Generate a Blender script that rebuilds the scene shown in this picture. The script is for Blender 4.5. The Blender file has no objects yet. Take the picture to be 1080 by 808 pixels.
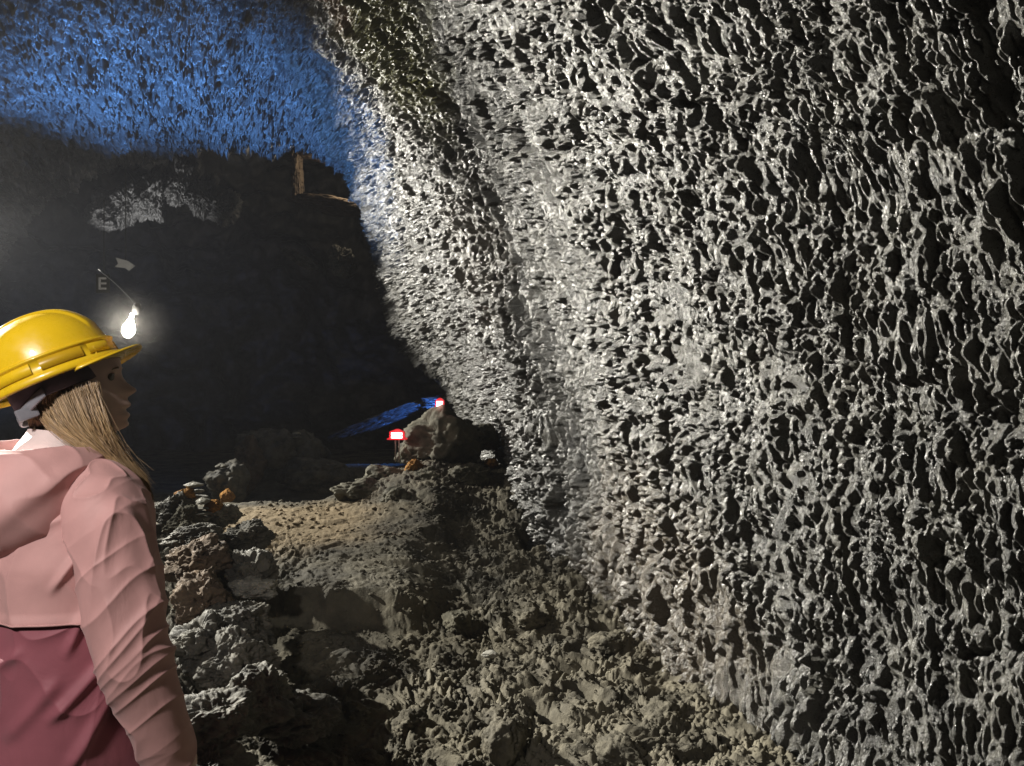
import bpy, bmesh, math, random
import numpy as np
from mathutils import Vector, Matrix

R = math.radians
scene = bpy.context.scene
col = scene.collection

# ------------------------------------------------------------------ camera, world, exposure
cam_data = bpy.data.cameras.new('camera')
cam_data.sensor_width = 36.0
cam_data.lens = 18.0 / (540.0 / 848.0)
cam_data.clip_start = 0.05
cam_data.clip_end = 200.0
cam = bpy.data.objects.new('camera', cam_data)
cam.location = (0, 0, 1.6)
cam.rotation_euler = (R(90), 0, 0)
col.objects.link(cam)
scene.camera = cam

world = bpy.data.worlds.new('World')
scene.world = world
world.use_nodes = True
world.node_tree.nodes['Background'].inputs[0].default_value = (0.5, 0.55, 0.65, 1)
world.node_tree.nodes['Background'].inputs[1].default_value = 0.0

scene.view_settings.view_transform = 'Standard'
scene.view_settings.look = 'None'
scene.view_settings.exposure = 0.0
scene.view_settings.gamma = 1.0
scene.render.engine = 'CYCLES'
scene.cycles.use_denoising = True
scene.cycles.max_bounces = 5
scene.cycles.diffuse_bounces = 1
scene.cycles.glossy_bounces = 2
scene.cycles.volume_bounces = 0
scene.cycles.transmission_bounces = 4
scene.cycles.sample_clamp_indirect = 3.0
scene.cycles.caustics_reflective = False
scene.cycles.caustics_refractive = False

F = 848.0
def at(px, py, Y):
    """world point seen at pixel (px, py) of the 1080 px wide photograph, at distance Y"""
    return Vector(((px - 540) / F * Y, Y, 1.6 - (py - 404) / F * Y))

def spot(name, loc, target, watts, color, size_deg, blend=0.5, radius=0.03):
    d = bpy.data.lights.new(name, 'SPOT')
    d.energy = watts; d.color = color; d.spot_size = R(size_deg); d.spot_blend = blend
    d.shadow_soft_size = radius
    o = bpy.data.objects.new(name, d); col.objects.link(o)
    o.location = loc
    o.rotation_euler = (Vector(target) - Vector(loc)).to_track_quat('-Z', 'Y').to_euler()
    return o

def point(name, loc, watts, color, radius=0.03):
    d = bpy.data.lights.new(name, 'POINT')
    d.energy = watts; d.color = color; d.shadow_soft_size = radius
    o = bpy.data.objects.new(name, d); col.objects.link(o); o.location = loc
    return o

LAMP_A = at(137, 342, 7.0)                       # the work lamp seen beyond the helmet
WARM = (1.0, 0.93, 0.80)
point('work_lamp_light', LAMP_A + Vector((0.0, -0.07, 0.0)), 45, WARM, 0.03)
spot('wall_flood_light', (-7.6, 10.6, 3.7), (0.0, 7.0, 2.3), 5400, (1.0, 0.955, 0.85), 82, 0.5, 0.03)
spot('near_wall_boost_light', (-6.7, 5.55, 4.2), (1.5, 2.6, 1.7), 11600, (1.0, 0.955, 0.85), 54, 1.0, 0.05)  # added booster that evens out brightness on the near wall
spot('passage_flood_light', (-1.35, 0.25, 2.4), (-0.98, 1.7, 1.15), 125, (1.0, 0.945, 0.89), 56, 0.5, 0.09)
spot('blue_flood_light', (-6.9, 9.4, 0.6), (-3.6, 10.1, 5.2), 4300, (0.13, 0.37, 0.95), 63, 1.0, 0.05)
spot('blue_ledge_light', at(455, 428, 12.3) + Vector((0.1, 0, 0.1)), at(412, 440, 13.4), 160, (0.06, 0.24, 1.0), 80, 0.6, 0.02)
spot('cavern_glint_light', (-7.8, 14.6, 2.4), at(165, 200, 16), 420, (1.0, 0.98, 0.95), 50, 0.9, 0.03)
point('cavern_recess_light', at(384, 182, 14.8), 55, (1.0, 0.85, 0.62), 0.05)

# ------------------------------------------------------------------ noise
_rng = np.random.RandomState(7)
PERM = _rng.permutation(256).astype(np.int32)
PERM = np.concatenate([PERM, PERM, PERM])
_g = _rng.normal(size=(256, 3)); _g /= np.linalg.norm(_g, axis=1)[:, None]
GRAD = _g.astype(np.float32)

def _perlin(p):
    i = np.floor(p).astype(np.int32)
    f = (p - i).astype(np.float32)
    i &= 255
    u = f * f * f * (f * (f * 6 - 15) + 10)
    def c(dx, dy, dz):
        h = PERM[PERM[PERM[(i[:, 0] + dx) & 255] + ((i[:, 1] + dy) & 255)] + ((i[:, 2] + dz) & 255)]
        g = GRAD[h]
        return g[:, 0] * (f[:, 0] - dx) + g[:, 1] * (f[:, 1] - dy) + g[:, 2] * (f[:, 2] - dz)
    x00 = c(0,0,0); x00 += u[:, 0] * (c(1,0,0) - x00)
    x10 = c(0,1,0); x10 += u[:, 0] * (c(1,1,0) - x10)
    x01 = c(0,0,1); x01 += u[:, 0] * (c(1,0,1) - x01)
    x11 = c(0,1,1); x11 += u[:, 0] * (c(1,1,1) - x11)
    y0 = x00 + u[:, 1] * (x10 - x00)
    y1 = x01 + u[:, 1] * (x11 - x01)
    return (y0 + u[:, 2] * (y1 - y0)) * 1.6

def noise(P, scale=1.0, off=0.0):
    """P (...,3); scale number or 3-vector; about -1..1"""
    sh = P.shape[:-1]
    Q = P.reshape(-1, 3) * np.asarray(scale, dtype=np.float64) + off + 50.37
    out = np.empty(len(Q), np.float32)
    for a in range(0, len(Q), 200000):
        out[a:a + 200000] = _perlin(Q[a:a + 200000])
    return out.reshape(sh)

def fbm(P, scale, octaves=4, off=0.0, gain=0.5):
    s = np.asarray(scale, dtype=np.float64); a = 1.0; r = 0
    for k in range(octaves):
        r = r + a * noise(P, s, off + 13.1 * k); s = s * 2.03; a *= gain
    return r

def ridged(P, scale, octaves=3, off=0.0, gain=0.5):
    s = np.asarray(scale, dtype=np.float64); a = 1.0; r = 0
    for k in range(octaves):
        r = r + a * (1 - 2 * np.abs(noise(P, s, off + 7.7 * k))); s = s * 2.07; a *= gain
    return r

def sstep(a, b, x):
    t = np.clip((x - a) / (b - a), 0, 1)
    return t * t * (3 - 2 * t)

# ------------------------------------------------------------------ object helpers
def tag(o, label=None, cat=None, group=None, kind=None):
    if label: o['label'] = label
    if cat: o['category'] = cat
    if group: o['group'] = group
    if kind: o['kind'] = kind
    return o

def empty(name, loc=(0, 0, 0), label=None, cat=None, group=None):
    o = bpy.data.objects.new(name, None); col.objects.link(o); o.location = loc
    o.empty_display_size = 0.1
    return tag(o, label, cat, group)

def link_mesh(name, me, mat=None, parent=None, smooth=True):
    o = bpy.data.objects.new(name, me); col.objects.link(o)
    if mat is not None:
        for m in (mat if isinstance(mat, (list, tuple)) else [mat]): me.materials.append(m)
    if smooth and len(me.polygons):
        me.polygons.foreach_set('use_smooth', np.ones(len(me.polygons), dtype=bool))
    if parent is not None:
        o.parent = parent
        o.matrix_parent_inverse = Matrix.Translation(parent.location).inverted()
    return o

def raw_mesh(name, V, Fq):
    """V (n,3), Fq (m,4) quads or (m,3) triangles, made fast"""
    me = bpy.data.meshes.new(name)
    k = Fq.shape[1]
    me.vertices.add(len(V)); me.vertices.foreach_set('co', np.ascontiguousarray(V, dtype=np.float32).ravel())
    me.loops.add(Fq.size); me.loops.foreach_set('vertex_index', np.ascontiguousarray(Fq, dtype=np.int32).ravel())
    me.polygons.add(len(Fq)); me.polygons.foreach_set('loop_start', np.arange(0, Fq.size, k, dtype=np.int32))
    me.update(calc_edges=True)
    return me

def grid_faces(n, m, close_m=False, flip=False):
    i = np.arange(n - 1)[:, None]
    j = np.arange(m if close_m else m - 1)[None, :]
    j2 = (j + 1) % m
    a = i * m + j; b = i * m + j2; c = (i + 1) * m + j2; d = (i + 1) * m + j
    Fq = np.stack([a, b, c, d], -1).reshape(-1, 4)
    return Fq[:, ::-1] if flip else Fq

def grid_obj(name, P, mat, parent=None, close=False, flip=False, caps=False):
    n, m = P.shape[:2]
    V = P.reshape(-1, 3); Fq = grid_faces(n, m, close, flip)
    me = raw_mesh(name, V, Fq)
    if caps:
        bm = bmesh.new(); bm.from_mesh(me); bm.verts.ensure_lookup_table()
        for row in (0, n - 1):
            vs = [bm.verts[row * m + k] for k in range(m)]
            try: bm.faces.new(vs if (row == 0) ^ flip ^ True else vs[::-1])
            except Exception: pass
        bmesh.ops.recalc_face_normals(bm, faces=bm.faces[:])
        bm.to_mesh(me); bm.free()
    return link_mesh(name, me, mat, parent)

def normals(P):
    du = np.gradient(P, axis=0); dv = np.gradient(P, axis=1)
    n = np.cross(du, dv); n /= (np.linalg.norm(n, axis=-1, keepdims=True) + 1e-9)
    return n

def bm_obj(name, bm, mat, parent=None, smooth=False):
    me = bpy.data.meshes.new(name); bm.to_mesh(me); bm.free()
    return link_mesh(name, me, mat, parent, smooth)

def box(bm, c, s, rot=None, bevel=0.0):
    r = bmesh.ops.create_cube(bm, size=1.0)
    vs = r['verts']
    M = Matrix.Diagonal((*s, 1))
    if rot is not None: M = rot.to_4x4() @ M
    M = Matrix.Translation(c) @ M
    bmesh.ops.transform(bm, matrix=M, verts=vs)
    if bevel > 0:
        es = list({e for v in vs for e in v.link_edges})
        bmesh.ops.bevel(bm, geom=es, offset=bevel, segments=2, affect='EDGES', profile=0.7)

def tube_pts(pts, radii, seg=12, n=None):
    """tube grid around a polyline; returns (n, seg, 3)"""
    pts = np.asarray(pts, float); radii = np.asarray(radii, float)
    if n:
        t = np.linspace(0, len(pts) - 1, n)
        pts = np.stack([catmull(pts[:, k], t) for k in range(3)], -1)
        radii = catmull(radii, t)
    T = np.gradient(pts, axis=0); T /= np.linalg.norm(T, axis=1, keepdims=True) + 1e-9
    up = np.array([0.0, 0.0, 1.0]) if abs(T[0, 2]) < 0.9 else np.array([1.0, 0, 0])
    out = []; N = np.cross(T[0], up); N /= np.linalg.norm(N)
    for i in range(len(pts)):
        N = N - T[i] * np.dot(N, T[i]); N /= np.linalg.norm(N) + 1e-9
        B = np.cross(T[i], N)
        a = np.linspace(0, 2 * math.pi, seg, endpoint=False)[:, None]
        out.append(pts[i] + radii[i] * (np.cos(a) * N + np.sin(a) * B))
    return np.array(out)

def catmull(v, t):
    v = np.asarray(v, float)
    vv = np.concatenate([[2 * v[0] - v[1]], v, [2 * v[-1] - v[-2]]])
    i = np.clip(np.floor(t).astype(int), 0, len(v) - 2); f = t - i
    p0, p1, p2, p3 = vv[i], vv[i + 1], vv[i + 2], vv[i + 3]
    return 0.5 * (2 * p1 + (p2 - p0) * f + (2 * p0 - 5 * p1 + 4 * p2 - p3) * f * f + (3 * p1 - p0 - 3 * p2 + p3) * f ** 3)

# ------------------------------------------------------------------ materials
def new_mat(name):
    m = bpy.data.materials.new(name); m.use_nodes = True
    nt = m.node_tree; b = nt.nodes['Principled BSDF']
    return m, nt, b

def simple(name, color, rough=0.6, metal=0.0, emit=None, strength=0.0, spec=0.5, coat=0.0, noise_scale=30, vary=0.12, bump=0.0):
    m, nt, b = new_mat(name)
    L = nt.links.new
    tc = nt.nodes.new('ShaderNodeTexCoord')
    n = nt.nodes.new('ShaderNodeTexNoise'); n.inputs['Scale'].default_value = noise_scale; n.inputs['Detail'].default_value = 6
    L(tc.outputs['Object'], n.inputs['Vector'])
    cr = nt.nodes.new('ShaderNodeValToRGB')
    c = np.array(color)
    cr.color_ramp.elements[0].position = 0.3; cr.color_ramp.elements[1].position = 0.7
    cr.color_ramp.elements[0].color = (*np.clip(c * (1 - vary), 0, 1), 1)
    cr.color_ramp.elements[1].color = (*np.clip(c * (1 + vary), 0, 1), 1)
    L(n.outputs['Fac'], cr.inputs['Fac']); L(cr.outputs['Color'], b.inputs['Base Color'])
    b.inputs['Roughness'].default_value = rough; b.inputs['Metallic'].default_value = metal
    b.inputs['Specular IOR Level'].default_value = spec
    b.inputs['Coat Weight'].default_value = coat
    if emit is not None:
        b.inputs['Emission Color'].default_value = (*emit, 1); b.inputs['Emission Strength'].default_value = strength
    if bump > 0:
        bp = nt.nodes.new('ShaderNodeBump'); bp.inputs['Strength'].default_value = 1; bp.inputs['Distance'].default_value = bump
        L(n.outputs['Fac'], bp.inputs['Height']); L(bp.outputs['Normal'], b.inputs['Normal'])
    return m

def rock_mat(name, c1, c2, rough=0.6, rough2=None, spec=0.5, scale=3.0, bump=0.006, bump_scale=30, coat=0.0,
             tints=()):
    """tints: list of (color, (x,y,z) centre, radius, edge noise) patches of stain fixed on the rock"""
    m, nt, b = new_mat(name); L = nt.links.new; N = nt.nodes.new
    tc = N('ShaderNodeTexCoord')
    n1 = N('ShaderNodeTexNoise'); n1.inputs['Scale'].default_value = scale; n1.inputs['Detail'].default_value = 9; n1.inputs['Roughness'].default_value = 0.65
    L(tc.outputs['Object'], n1.inputs['Vector'])
    cr = N('ShaderNodeValToRGB'); e = cr.color_ramp.elements
    e[0].position = 0.36; e[1].position = 0.64
    e[0].color = (*c1, 1); e[1].color = (*c2, 1)
    L(n1.outputs['Fac'], cr.inputs['Fac'])
    out = cr.outputs['Color']
    for color, cen, rad, jit in tints:
        sub = N('ShaderNodeVectorMath'); sub.operation = 'DISTANCE'
        n2 = N('ShaderNodeTexNoise'); n2.inputs['Scale'].default_value = 2.2; n2.inputs['Detail'].default_value = 6
        L(tc.outputs['Object'], n2.inputs['Vector']); L(tc.outputs['Object'], sub.inputs[0]); sub.inputs[1].default_value = cen
        mul = N('ShaderNodeMath'); mul.operation = 'MULTIPLY_ADD'; L(n2.outputs['Fac'], mul.inputs[0]); mul.inputs[1].default_value = jit
        L(sub.outputs['Value'], mul.inputs[2])
        mr = N('ShaderNodeMapRange'); L(mul.outputs[0], mr.inputs['Value'])
        mr.inputs['From Min'].default_value = rad + jit * 0.5; mr.inputs['From Max'].default_value = rad * 0.55 + jit * 0.5
        mx = N('ShaderNodeMix'); mx.data_type = 'RGBA'
        L(mr.outputs['Result'], mx.inputs[0]); L(out, mx.inputs[6]); mx.inputs[7].default_value = (*color, 1)
        out = mx.outputs[2]
    L(out, b.inputs['Base Color'])
    n3 = N('ShaderNodeTexNoise'); n3.inputs['Scale'].default_value = bump_scale; n3.inputs['Detail'].default_value = 7; n3.inputs['Roughness'].default_value = 0.7
    L(tc.outputs['Object'], n3.inputs['Vector'])
    bp = N('ShaderNodeBump'); bp.inputs['Strength'].default_value = 1.0; bp.inputs['Distance'].default_value = bump
    L(n3.outputs['Fac'], bp.inputs['Height']); L(bp.outputs['Normal'], b.inputs['Normal'])
    if rough2 is None: b.inputs['Roughness'].default_value = rough
    else:
        mr = N('ShaderNodeMapRange'); L(n3.outputs['Fac'], mr.inputs['Value'])
        mr.inputs['From Min'].default_value = 0.4; mr.inputs['From Max'].default_value = 0.6
        mr.inputs['To Min'].default_value = rough; mr.inputs['To Max'].default_value = rough2
        L(mr.outputs['Result'], b.inputs['Roughness'])
    b.inputs['Specular IOR Level'].default_value = spec
    b.inputs['Coat Weight'].default_value = coat; b.inputs['Coat Roughness'].default_value = 0.25
    return m

M = {}
M['wall'] = rock_mat('glazed_lava', (0.018, 0.0175, 0.0145), (0.075, 0.072, 0.059), 0.25, 0.52, spec=1.0, scale=5.5, bump=0.014, bump_scale=120, coat=0.1,
    tints=[((0.10, 0.10, 0.014), (-1.0, 6.3, 4.3), 1.0, 0.9), ((0.12, 0.065, 0.015), (-1.5, 6.6, 4.65), 0.35, 0.5),
           ((0.062, 0.048, 0.029), (0.60, 4.8, 0.1), 1.35, 1.2), ((0.085, 0.075, 0.056), (-0.35, 6.9, 2.7), 0.9, 1.2)])
M['ceiling'] = rock_mat('glazed_ceiling_lava', (0.05, 0.05, 0.05), (0.11, 0.11, 0.11), 0.3, 0.5, spec=0.9, scale=2.2, bump=0.02, bump_scale=30, coat=0.2)
M['cavern'] = rock_mat('cavern_basalt', (0.02, 0.019, 0.018), (0.07, 0.068, 0.062), 0.3, 0.6, spec=0.7, scale=1.2, bump=0.03, bump_scale=8)
M['floor'] = rock_mat('ash_brown_lava', (0.048, 0.044, 0.034), (0.155, 0.140, 0.104), 0.85, spec=0.25, scale=2.6, bump=0.012, bump_scale=26,
    tints=[((0.26, 0.20, 0.12), (-1.9, 6.6, 0.5), 1.1, 0.8)])
M['rock_dark'] = rock_mat('dark_basalt', (0.035, 0.034, 0.030), (0.13, 0.122, 0.10), 0.7, spec=0.4, scale=6, bump=0.006, bump_scale=45)
M['rock_olive'] = rock_mat('olive_basalt', (0.05, 0.047, 0.033), (0.14, 0.13, 0.095), 0.8, spec=0.3, scale=5, bump=0.006, bump_scale=40)
M['rock_brown'] = rock_mat('brown_basalt', (0.06, 0.043, 0.03), (0.15, 0.11, 0.075), 0.8, spec=0.3, scale=6, bump=0.006, bump_scale=40)
M['rock_orange'] = rock_mat('rust_orange_cinder', (0.20, 0.09, 0.02), (0.40, 0.21, 0.06), 0.85, spec=0.2, scale=12, bump=0.006, bump_scale=60)
M['rock_pale'] = rock_mat('pale_grey_stone', (0.16, 0.155, 0.135), (0.34, 0.33, 0.29), 0.7, spec=0.4, scale=12, bump=0.003, bump_scale=70)
M['skin'] = simple('skin', (0.78, 0.53, 0.47), 0.5, noise_scale=12, vary=0.06)
M['skin'].node_tree.nodes['Principled BSDF'].inputs['Subsurface Weight'].default_value = 0.1
M['skin'].node_tree.nodes['Principled BSDF'].inputs['Subsurface Scale'].default_value = 0.01
M['helmet'] = simple('yellow_plastic', (0.82, 0.53, 0.015), 0.28, spec=0.5, coat=0.35, noise_scale=60, vary=0.03, bump=0.0003)
_nt = M['helmet'].node_tree; _b = _nt.nodes['Principled BSDF']
_tc = _nt.nodes.new('ShaderNodeTexCoord'); _n = _nt.nodes.new('ShaderNodeTexNoise'); _n.inputs['Scale'].default_value = 14; _n.inputs['Detail'].default_value = 10; _n.inputs['Roughness'].default_value = .75
_nt.links.new(_tc.outputs['Object'], _n.inputs['Vector']); _mr = _nt.nodes.new('ShaderNodeMapRange')
_mr.inputs['From Min'].default_value = .4; _mr.inputs['From Max'].default_value = .68; _mr.inputs['To Min'].default_value = .2; _mr.inputs['To Max'].default_value = .5
_nt.links.new(_n.outputs['Fac'], _mr.inputs['Value']); _nt.links.new(_mr.outputs['Result'], _b.inputs['Roughness'])
M['helmet_dark'] = simple('amber_plastic', (0.55, 0.33, 0.01), 0.35, noise_scale=60, vary=0.05)
M['grey_strap'] = simple('grey_plastic_strap', (0.24, 0.24, 0.27), 0.4, noise_scale=80, vary=0.08)
M['liner'] = simple('mauve_grey_liner', (0.11, 0.09, 0.115), 0.8, noise_scale=50, vary=0.15)
M['trousers'] = simple('dark_trousers', (0.03, 0.035, 0.05), 0.85, noise_scale=60)
M['boot'] = simple('brown_boot', (0.08, 0.05, 0.03), 0.7)
M['black_metal'] = simple('black_metal', (0.006, 0.006, 0.006), 0.8)
M['grey_metal'] = simple('grey_metal', (0.30, 0.29, 0.27), 0.45, 0.8)
M['red_plastic'] = simple('red_plastic', (0.65, 0.03, 0.04), 0.35, emit=(1.0, 0.03, 0.05), strength=0.35)
M['lamp_white'] = simple('lit_lamp_panel', (0.9, 0.85, 0.85), 0.4, emit=(1.0, 0.80, 0.80), strength=3.5)
M['bulb'] = simple('lit_bulb', (1, 1, 1), 0.4, emit=(1.0, 0.93, 0.78), strength=60)
M['sign_grey'] = simple('pale_sign_paint', (0.13, 0.13, 0.132), 0.7)
M['sign_dark'] = simple('dark_sign_board', (0.005, 0.005, 0.005), 0.6)
M['eye'] = simple('eye_white', (0.25, 0.22, 0.2), 0.2)
M['lips'] = simple('lip_skin', (0.45, 0.20, 0.17), 0.45)

def cloth_mat(name, color, sheen=0.15, trans=0.0):
    m, nt, b = new_mat(name); L = nt.links.new; N = nt.nodes.new
    tc = N('ShaderNodeTexCoord')
    n = N('ShaderNodeTexNoise'); n.inputs['Scale'].default_value = 9; n.inputs['Detail'].default_value = 8; n.inputs['Roughness'].default_value = 0.6
    L(tc.outputs['Object'], n.inputs['Vector'])
    cr = N('ShaderNodeValToRGB'); e = cr.color_ramp.elements; c = np.array(color)
    e[0].position = 0.3; e[1].position = 0.7; e[0].color = (*(c * 0.9), 1); e[1].color = (*np.clip(c * 1.08, 0, 1), 1)
    L(n.outputs['Fac'], cr.inputs['Fac']); L(cr.outputs['Color'], b.inputs['Base Color'])
    # fine crumple of thin nylon
    mp = N('ShaderNodeMapping'); mp.inputs['Scale'].default_value = (1, 1, 0.6); L(tc.outputs['Object'], mp.inputs['Vector'])
    n2 = N('ShaderNodeTexNoise'); n2.inputs['Scale'].default_value = 11; n2.inputs['Detail'].default_value = 5; n2.inputs['Distortion'].default_value = 1.2
    L(mp.outputs['Vector'], n2.inputs['Vector'])
    n3 = N('ShaderNodeTexNoise'); n3.inputs['Scale'].default_value = 900; n3.inputs['Detail'].default_value = 2
    L(tc.outputs['Object'], n3.inputs['Vector'])
    b1 = N('ShaderNodeBump'); b1.inputs['Distance'].default_value = 0.003; L(n2.outputs['Fac'], b1.inputs['Height'])
    b2 = N('ShaderNodeBump'); b2.inputs['Distance'].default_value = 0.0004; L(n3.outputs['Fac'], b2.inputs['Height']); L(b1.outputs['Normal'], b2.inputs['Normal'])
    L(b2.outputs['Normal'], b.inputs['Normal'])
    b.inputs['Roughness'].default_value = 0.55
    b.inputs['Specular IOR Level'].default_value = 0.35
    b.inputs['Sheen Weight'].default_value = sheen
    return m
M['pink'] = cloth_mat('pink_nylon', (0.66, 0.36, 0.345))
M['burgundy'] = cloth_mat('burgundy_nylon', (0.36, 0.11, 0.14))
M['lining'] = cloth_mat('pale_lining', (0.75, 0.62, 0.60))

m, nt, b = new_mat('blonde_hair'); M['hair'] = m
n = nt.nodes.new('ShaderNodeAttribute'); n.attribute_name = 'shade'
cr = nt.nodes.new('ShaderNodeValToRGB'); cr.color_ramp.elements[0].position = 0.0; cr.color_ramp.elements[1].position = 1.0
cr.color_ramp.elements[0].color = (0.17, 0.088, 0.038, 1); cr.color_ramp.elements[1].color = (0.58, 0.385, 0.19, 1)
nt.links.new(n.outputs['Fac'], cr.inputs['Fac']); nt.links.new(cr.outputs['Color'], b.inputs['Base Color'])
b.inputs['Roughness'].default_value = 0.35; b.inputs['Anisotropic'].default_value = 0.5; b.inputs['Sheen Weight'].default_value = 0.2

# ------------------------------------------------------------------ lava tube wall and ceiling
# cross sections (x, z) from the base of the right wall, up and over, down to the base of the left wall
LEFT = [(-5.2, 5.2), (-6.6, 4.6), (-7.7, 3.3), (-8.1, 1.6), (-8.1, -0.6)]
SECT = {
    -3.0: [(3.0, -.5), (3.1, .8), (2.95, 2.0), (2.5, 3.1), (1.7, 4.1), (.5, 4.8), (-1.2, 5.2), (-3.2, 5.35)] + LEFT,
    0.0: [(2.35, -.5), (2.4, .8), (2.3, 1.9), (2.0, 3.0), (1.4, 4.0), (.4, 4.7), (-1.3, 5.15), (-3.2, 5.3)] + LEFT,
    2.4: [(1.62, -.5), (1.66, .8), (1.56, 1.8), (1.32, 2.9), (.85, 3.9), (.0, 4.6), (-1.5, 5.1), (-3.2, 5.3)] + LEFT,
    4.7: [(.75, -.5), (.76, .9), (.64, 1.9), (.34, 3.0), (-.1, 4.0), (-.8, 4.7), (-1.9, 5.1), (-3.3, 5.3)] + LEFT,
    6.6: [(.22, -.3), (.16, 1.0), (-.08, 2.1), (-.44, 3.2), (-.95, 4.2), (-1.6, 4.8), (-2.4, 5.15), (-3.5, 5.3)] + LEFT,
    8.5: [(-.08, -.1), (-.22, 1.1), (-.48, 2.1), (-.92, 3.2), (-1.4, 4.2), (-2.0, 4.8), (-2.75, 5.15), (-3.7, 5.3)] + LEFT,
    12.5: [(-.70, .6), (-1.0, 1.49), (-1.62, 1.88), (-2.0, 2.66), (-2.16, 3.5), (-2.34, 4.45), (-2.9, 4.98), (-3.8, 5.22), (-5.0, 5.22), (-6.5, 4.80), (-7.6, 4.0), (-8.2, 2.2), (-8.3, -0.6)],
    12.9: [(-.40, .6), (-.7, 1.6), (-1.1, 2.1), (-1.4, 2.9), (-1.55, 3.8), (-1.75, 4.8), (-2.5, 5.45), (-3.6, 5.8), (-5.0, 5.8), (-6.8, 5.4), (-8.2, 4.4), (-8.9, 2.4), (-9, -0.6)],
    13.4: [(1.2, .6), (.9, 1.8), (.7, 2.8), (.4, 3.8), (.0, 5.0), (-.6, 6.2), (-2.2, 7.0), (-3.6, 7.2), (-5.0, 7.2), (-7.2, 6.6), (-9.4, 5.2), (-10, 3.0), (-10, -0.6)],
}
ys = sorted(SECT)
YS = np.array(ys)
CP = np.array([SECT[y] for y in ys])                    # station, control point, xz

def tube_surface(Y, v):
    """Y (n,), v (m,) in control point units -> (n, m, 3)"""
    A = np.empty((len(ys), len(v), 2))
    for s in range(len(ys)):
        for k in range(2): A[s, :, k] = catmull(CP[s, :, k], v)
    # cubic Hermite over stations with non uniform spacing
    i = np.clip(np.searchsorted(YS, Y, side='right') - 1, 0, len(ys) - 2)
    slope = np.empty_like(A)
    d = (A[1:] - A[:-1]) / (YS[1:] - YS[:-1])[:, None, None]
    slope[0] = d[0]; slope[-1] = d[-1]; slope[1:-1] = 0.5 * (d[1:] + d[:-1])
    slope[-3] = d[-3]; slope[-2] = 0.5 * (d[-2] + d[-1]); slope[-1] = d[-1]
    h = (YS[i + 1] - YS[i])[:, None, None]; t = ((Y - YS[i])[:, None, None]) / h
    p = (2 * t**3 - 3 * t**2 + 1) * A[i] + (t**3 - 2 * t**2 + t) * h * slope[i] + (-2 * t**3 + 3 * t**2) * A[i + 1] + (t**3 - t**2) * h * slope[i + 1]
    P = np.empty((len(Y), len(v), 3)); P[..., 0] = p[..., 0]; P[..., 2] = p[..., 1]; P[..., 1] = Y[:, None]
    return P

_len = np.linalg.norm(np.diff(CP[1:6], axis=1), axis=-1).mean(0)
ARC = np.concatenate([[0], np.cumsum(_len)])             # metres along the section from the base of the wall

YQ_Y = np.linspace(-4, 15, 400)                          # the drips grow coarser deeper into the tube
YQ = np.cumsum(np.interp(YQ_Y, [2.5, 5, 8, 11], [1.25, .88, .50, .38])) * (YQ_Y[1] - YQ_Y[0])

def billow(P, scale, off=0.0):
    """rounded lumps parted by sharp cracks, about -1..1"""
    return 3.2 * np.abs(noise(P, scale, off)) - 1.0

def cave_displace(P, v, strength=1.0):
    N = -normals(P)
    c = np.array([-3.0, 0, 2.2]); to = c - P; to[..., 1] = 0
    s = np.sign((N * to).sum(-1, keepdims=True)); N = N * np.where(s == 0, 1, s)
    arc = np.interp(v, np.arange(len(ARC)), ARC)
    Q = np.empty_like(P); Q[..., 0] = np.interp(P[..., 1], YQ_Y, YQ); Q[..., 1] = arc[None, :]; Q[..., 2] = 0
    # the drips run down the section, leaning a little along the passage
    Q[..., 0] = Q[..., 0] - 0.14 * Q[..., 1]
    W = Q + 0.10 * np.stack([noise(Q, (2.6, .8, 1), 1.0), noise(Q, 2.6, 21.0), 0 * Q[..., 0]], -1)
    W = W + np.array([.016, .03, 0]) * np.stack([noise(Q, (12.0, 3.5, 3), 2.0), noise(Q, 9.0, 23.0), 0 * Q[..., 0]], -1)
    def st(f, k): return np.array([f, f * k, f])
    big = fbm(Q, 0.75, 2, 3.0)
    mid = billow(W, st(3.4, .42), 9.0)
    knob = billow(W, st(7.5, .20), 5.0)
    kn2 = billow(W, st(16.5, .21), 15.0)
    kn3 = billow(W, st(34.0, .27), 35.0)
    fine = billow(W, st(66.0, .42), 43.0)
    fib = noise(W, st(20.0, .08), 71.0)
    crack = sstep(0.45, 0.95, fbm(W, st(8.0, .4), 2, 77.0) + 0.25 * noise(Q, 0.8, 60.0))
    smooth = 0.85 + 0.35 * sstep(-.5, .5, noise(Q, 1.1, 90.0))
    h = 0.10 * big + 0.024 * mid + smooth * (0.020 * knob + 0.026 * kn2 + 0.024 * kn3 + 0.0135 * fine + 0.020 * fib) - 0.08 * crack
    h = h * strength
    D = N * h[..., None]
    D[..., 2] -= 0.15 * np.maximum(0.034 * knob + 0.026 * kn2, 0) * strength      # lumps sag
    return P + D

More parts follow.
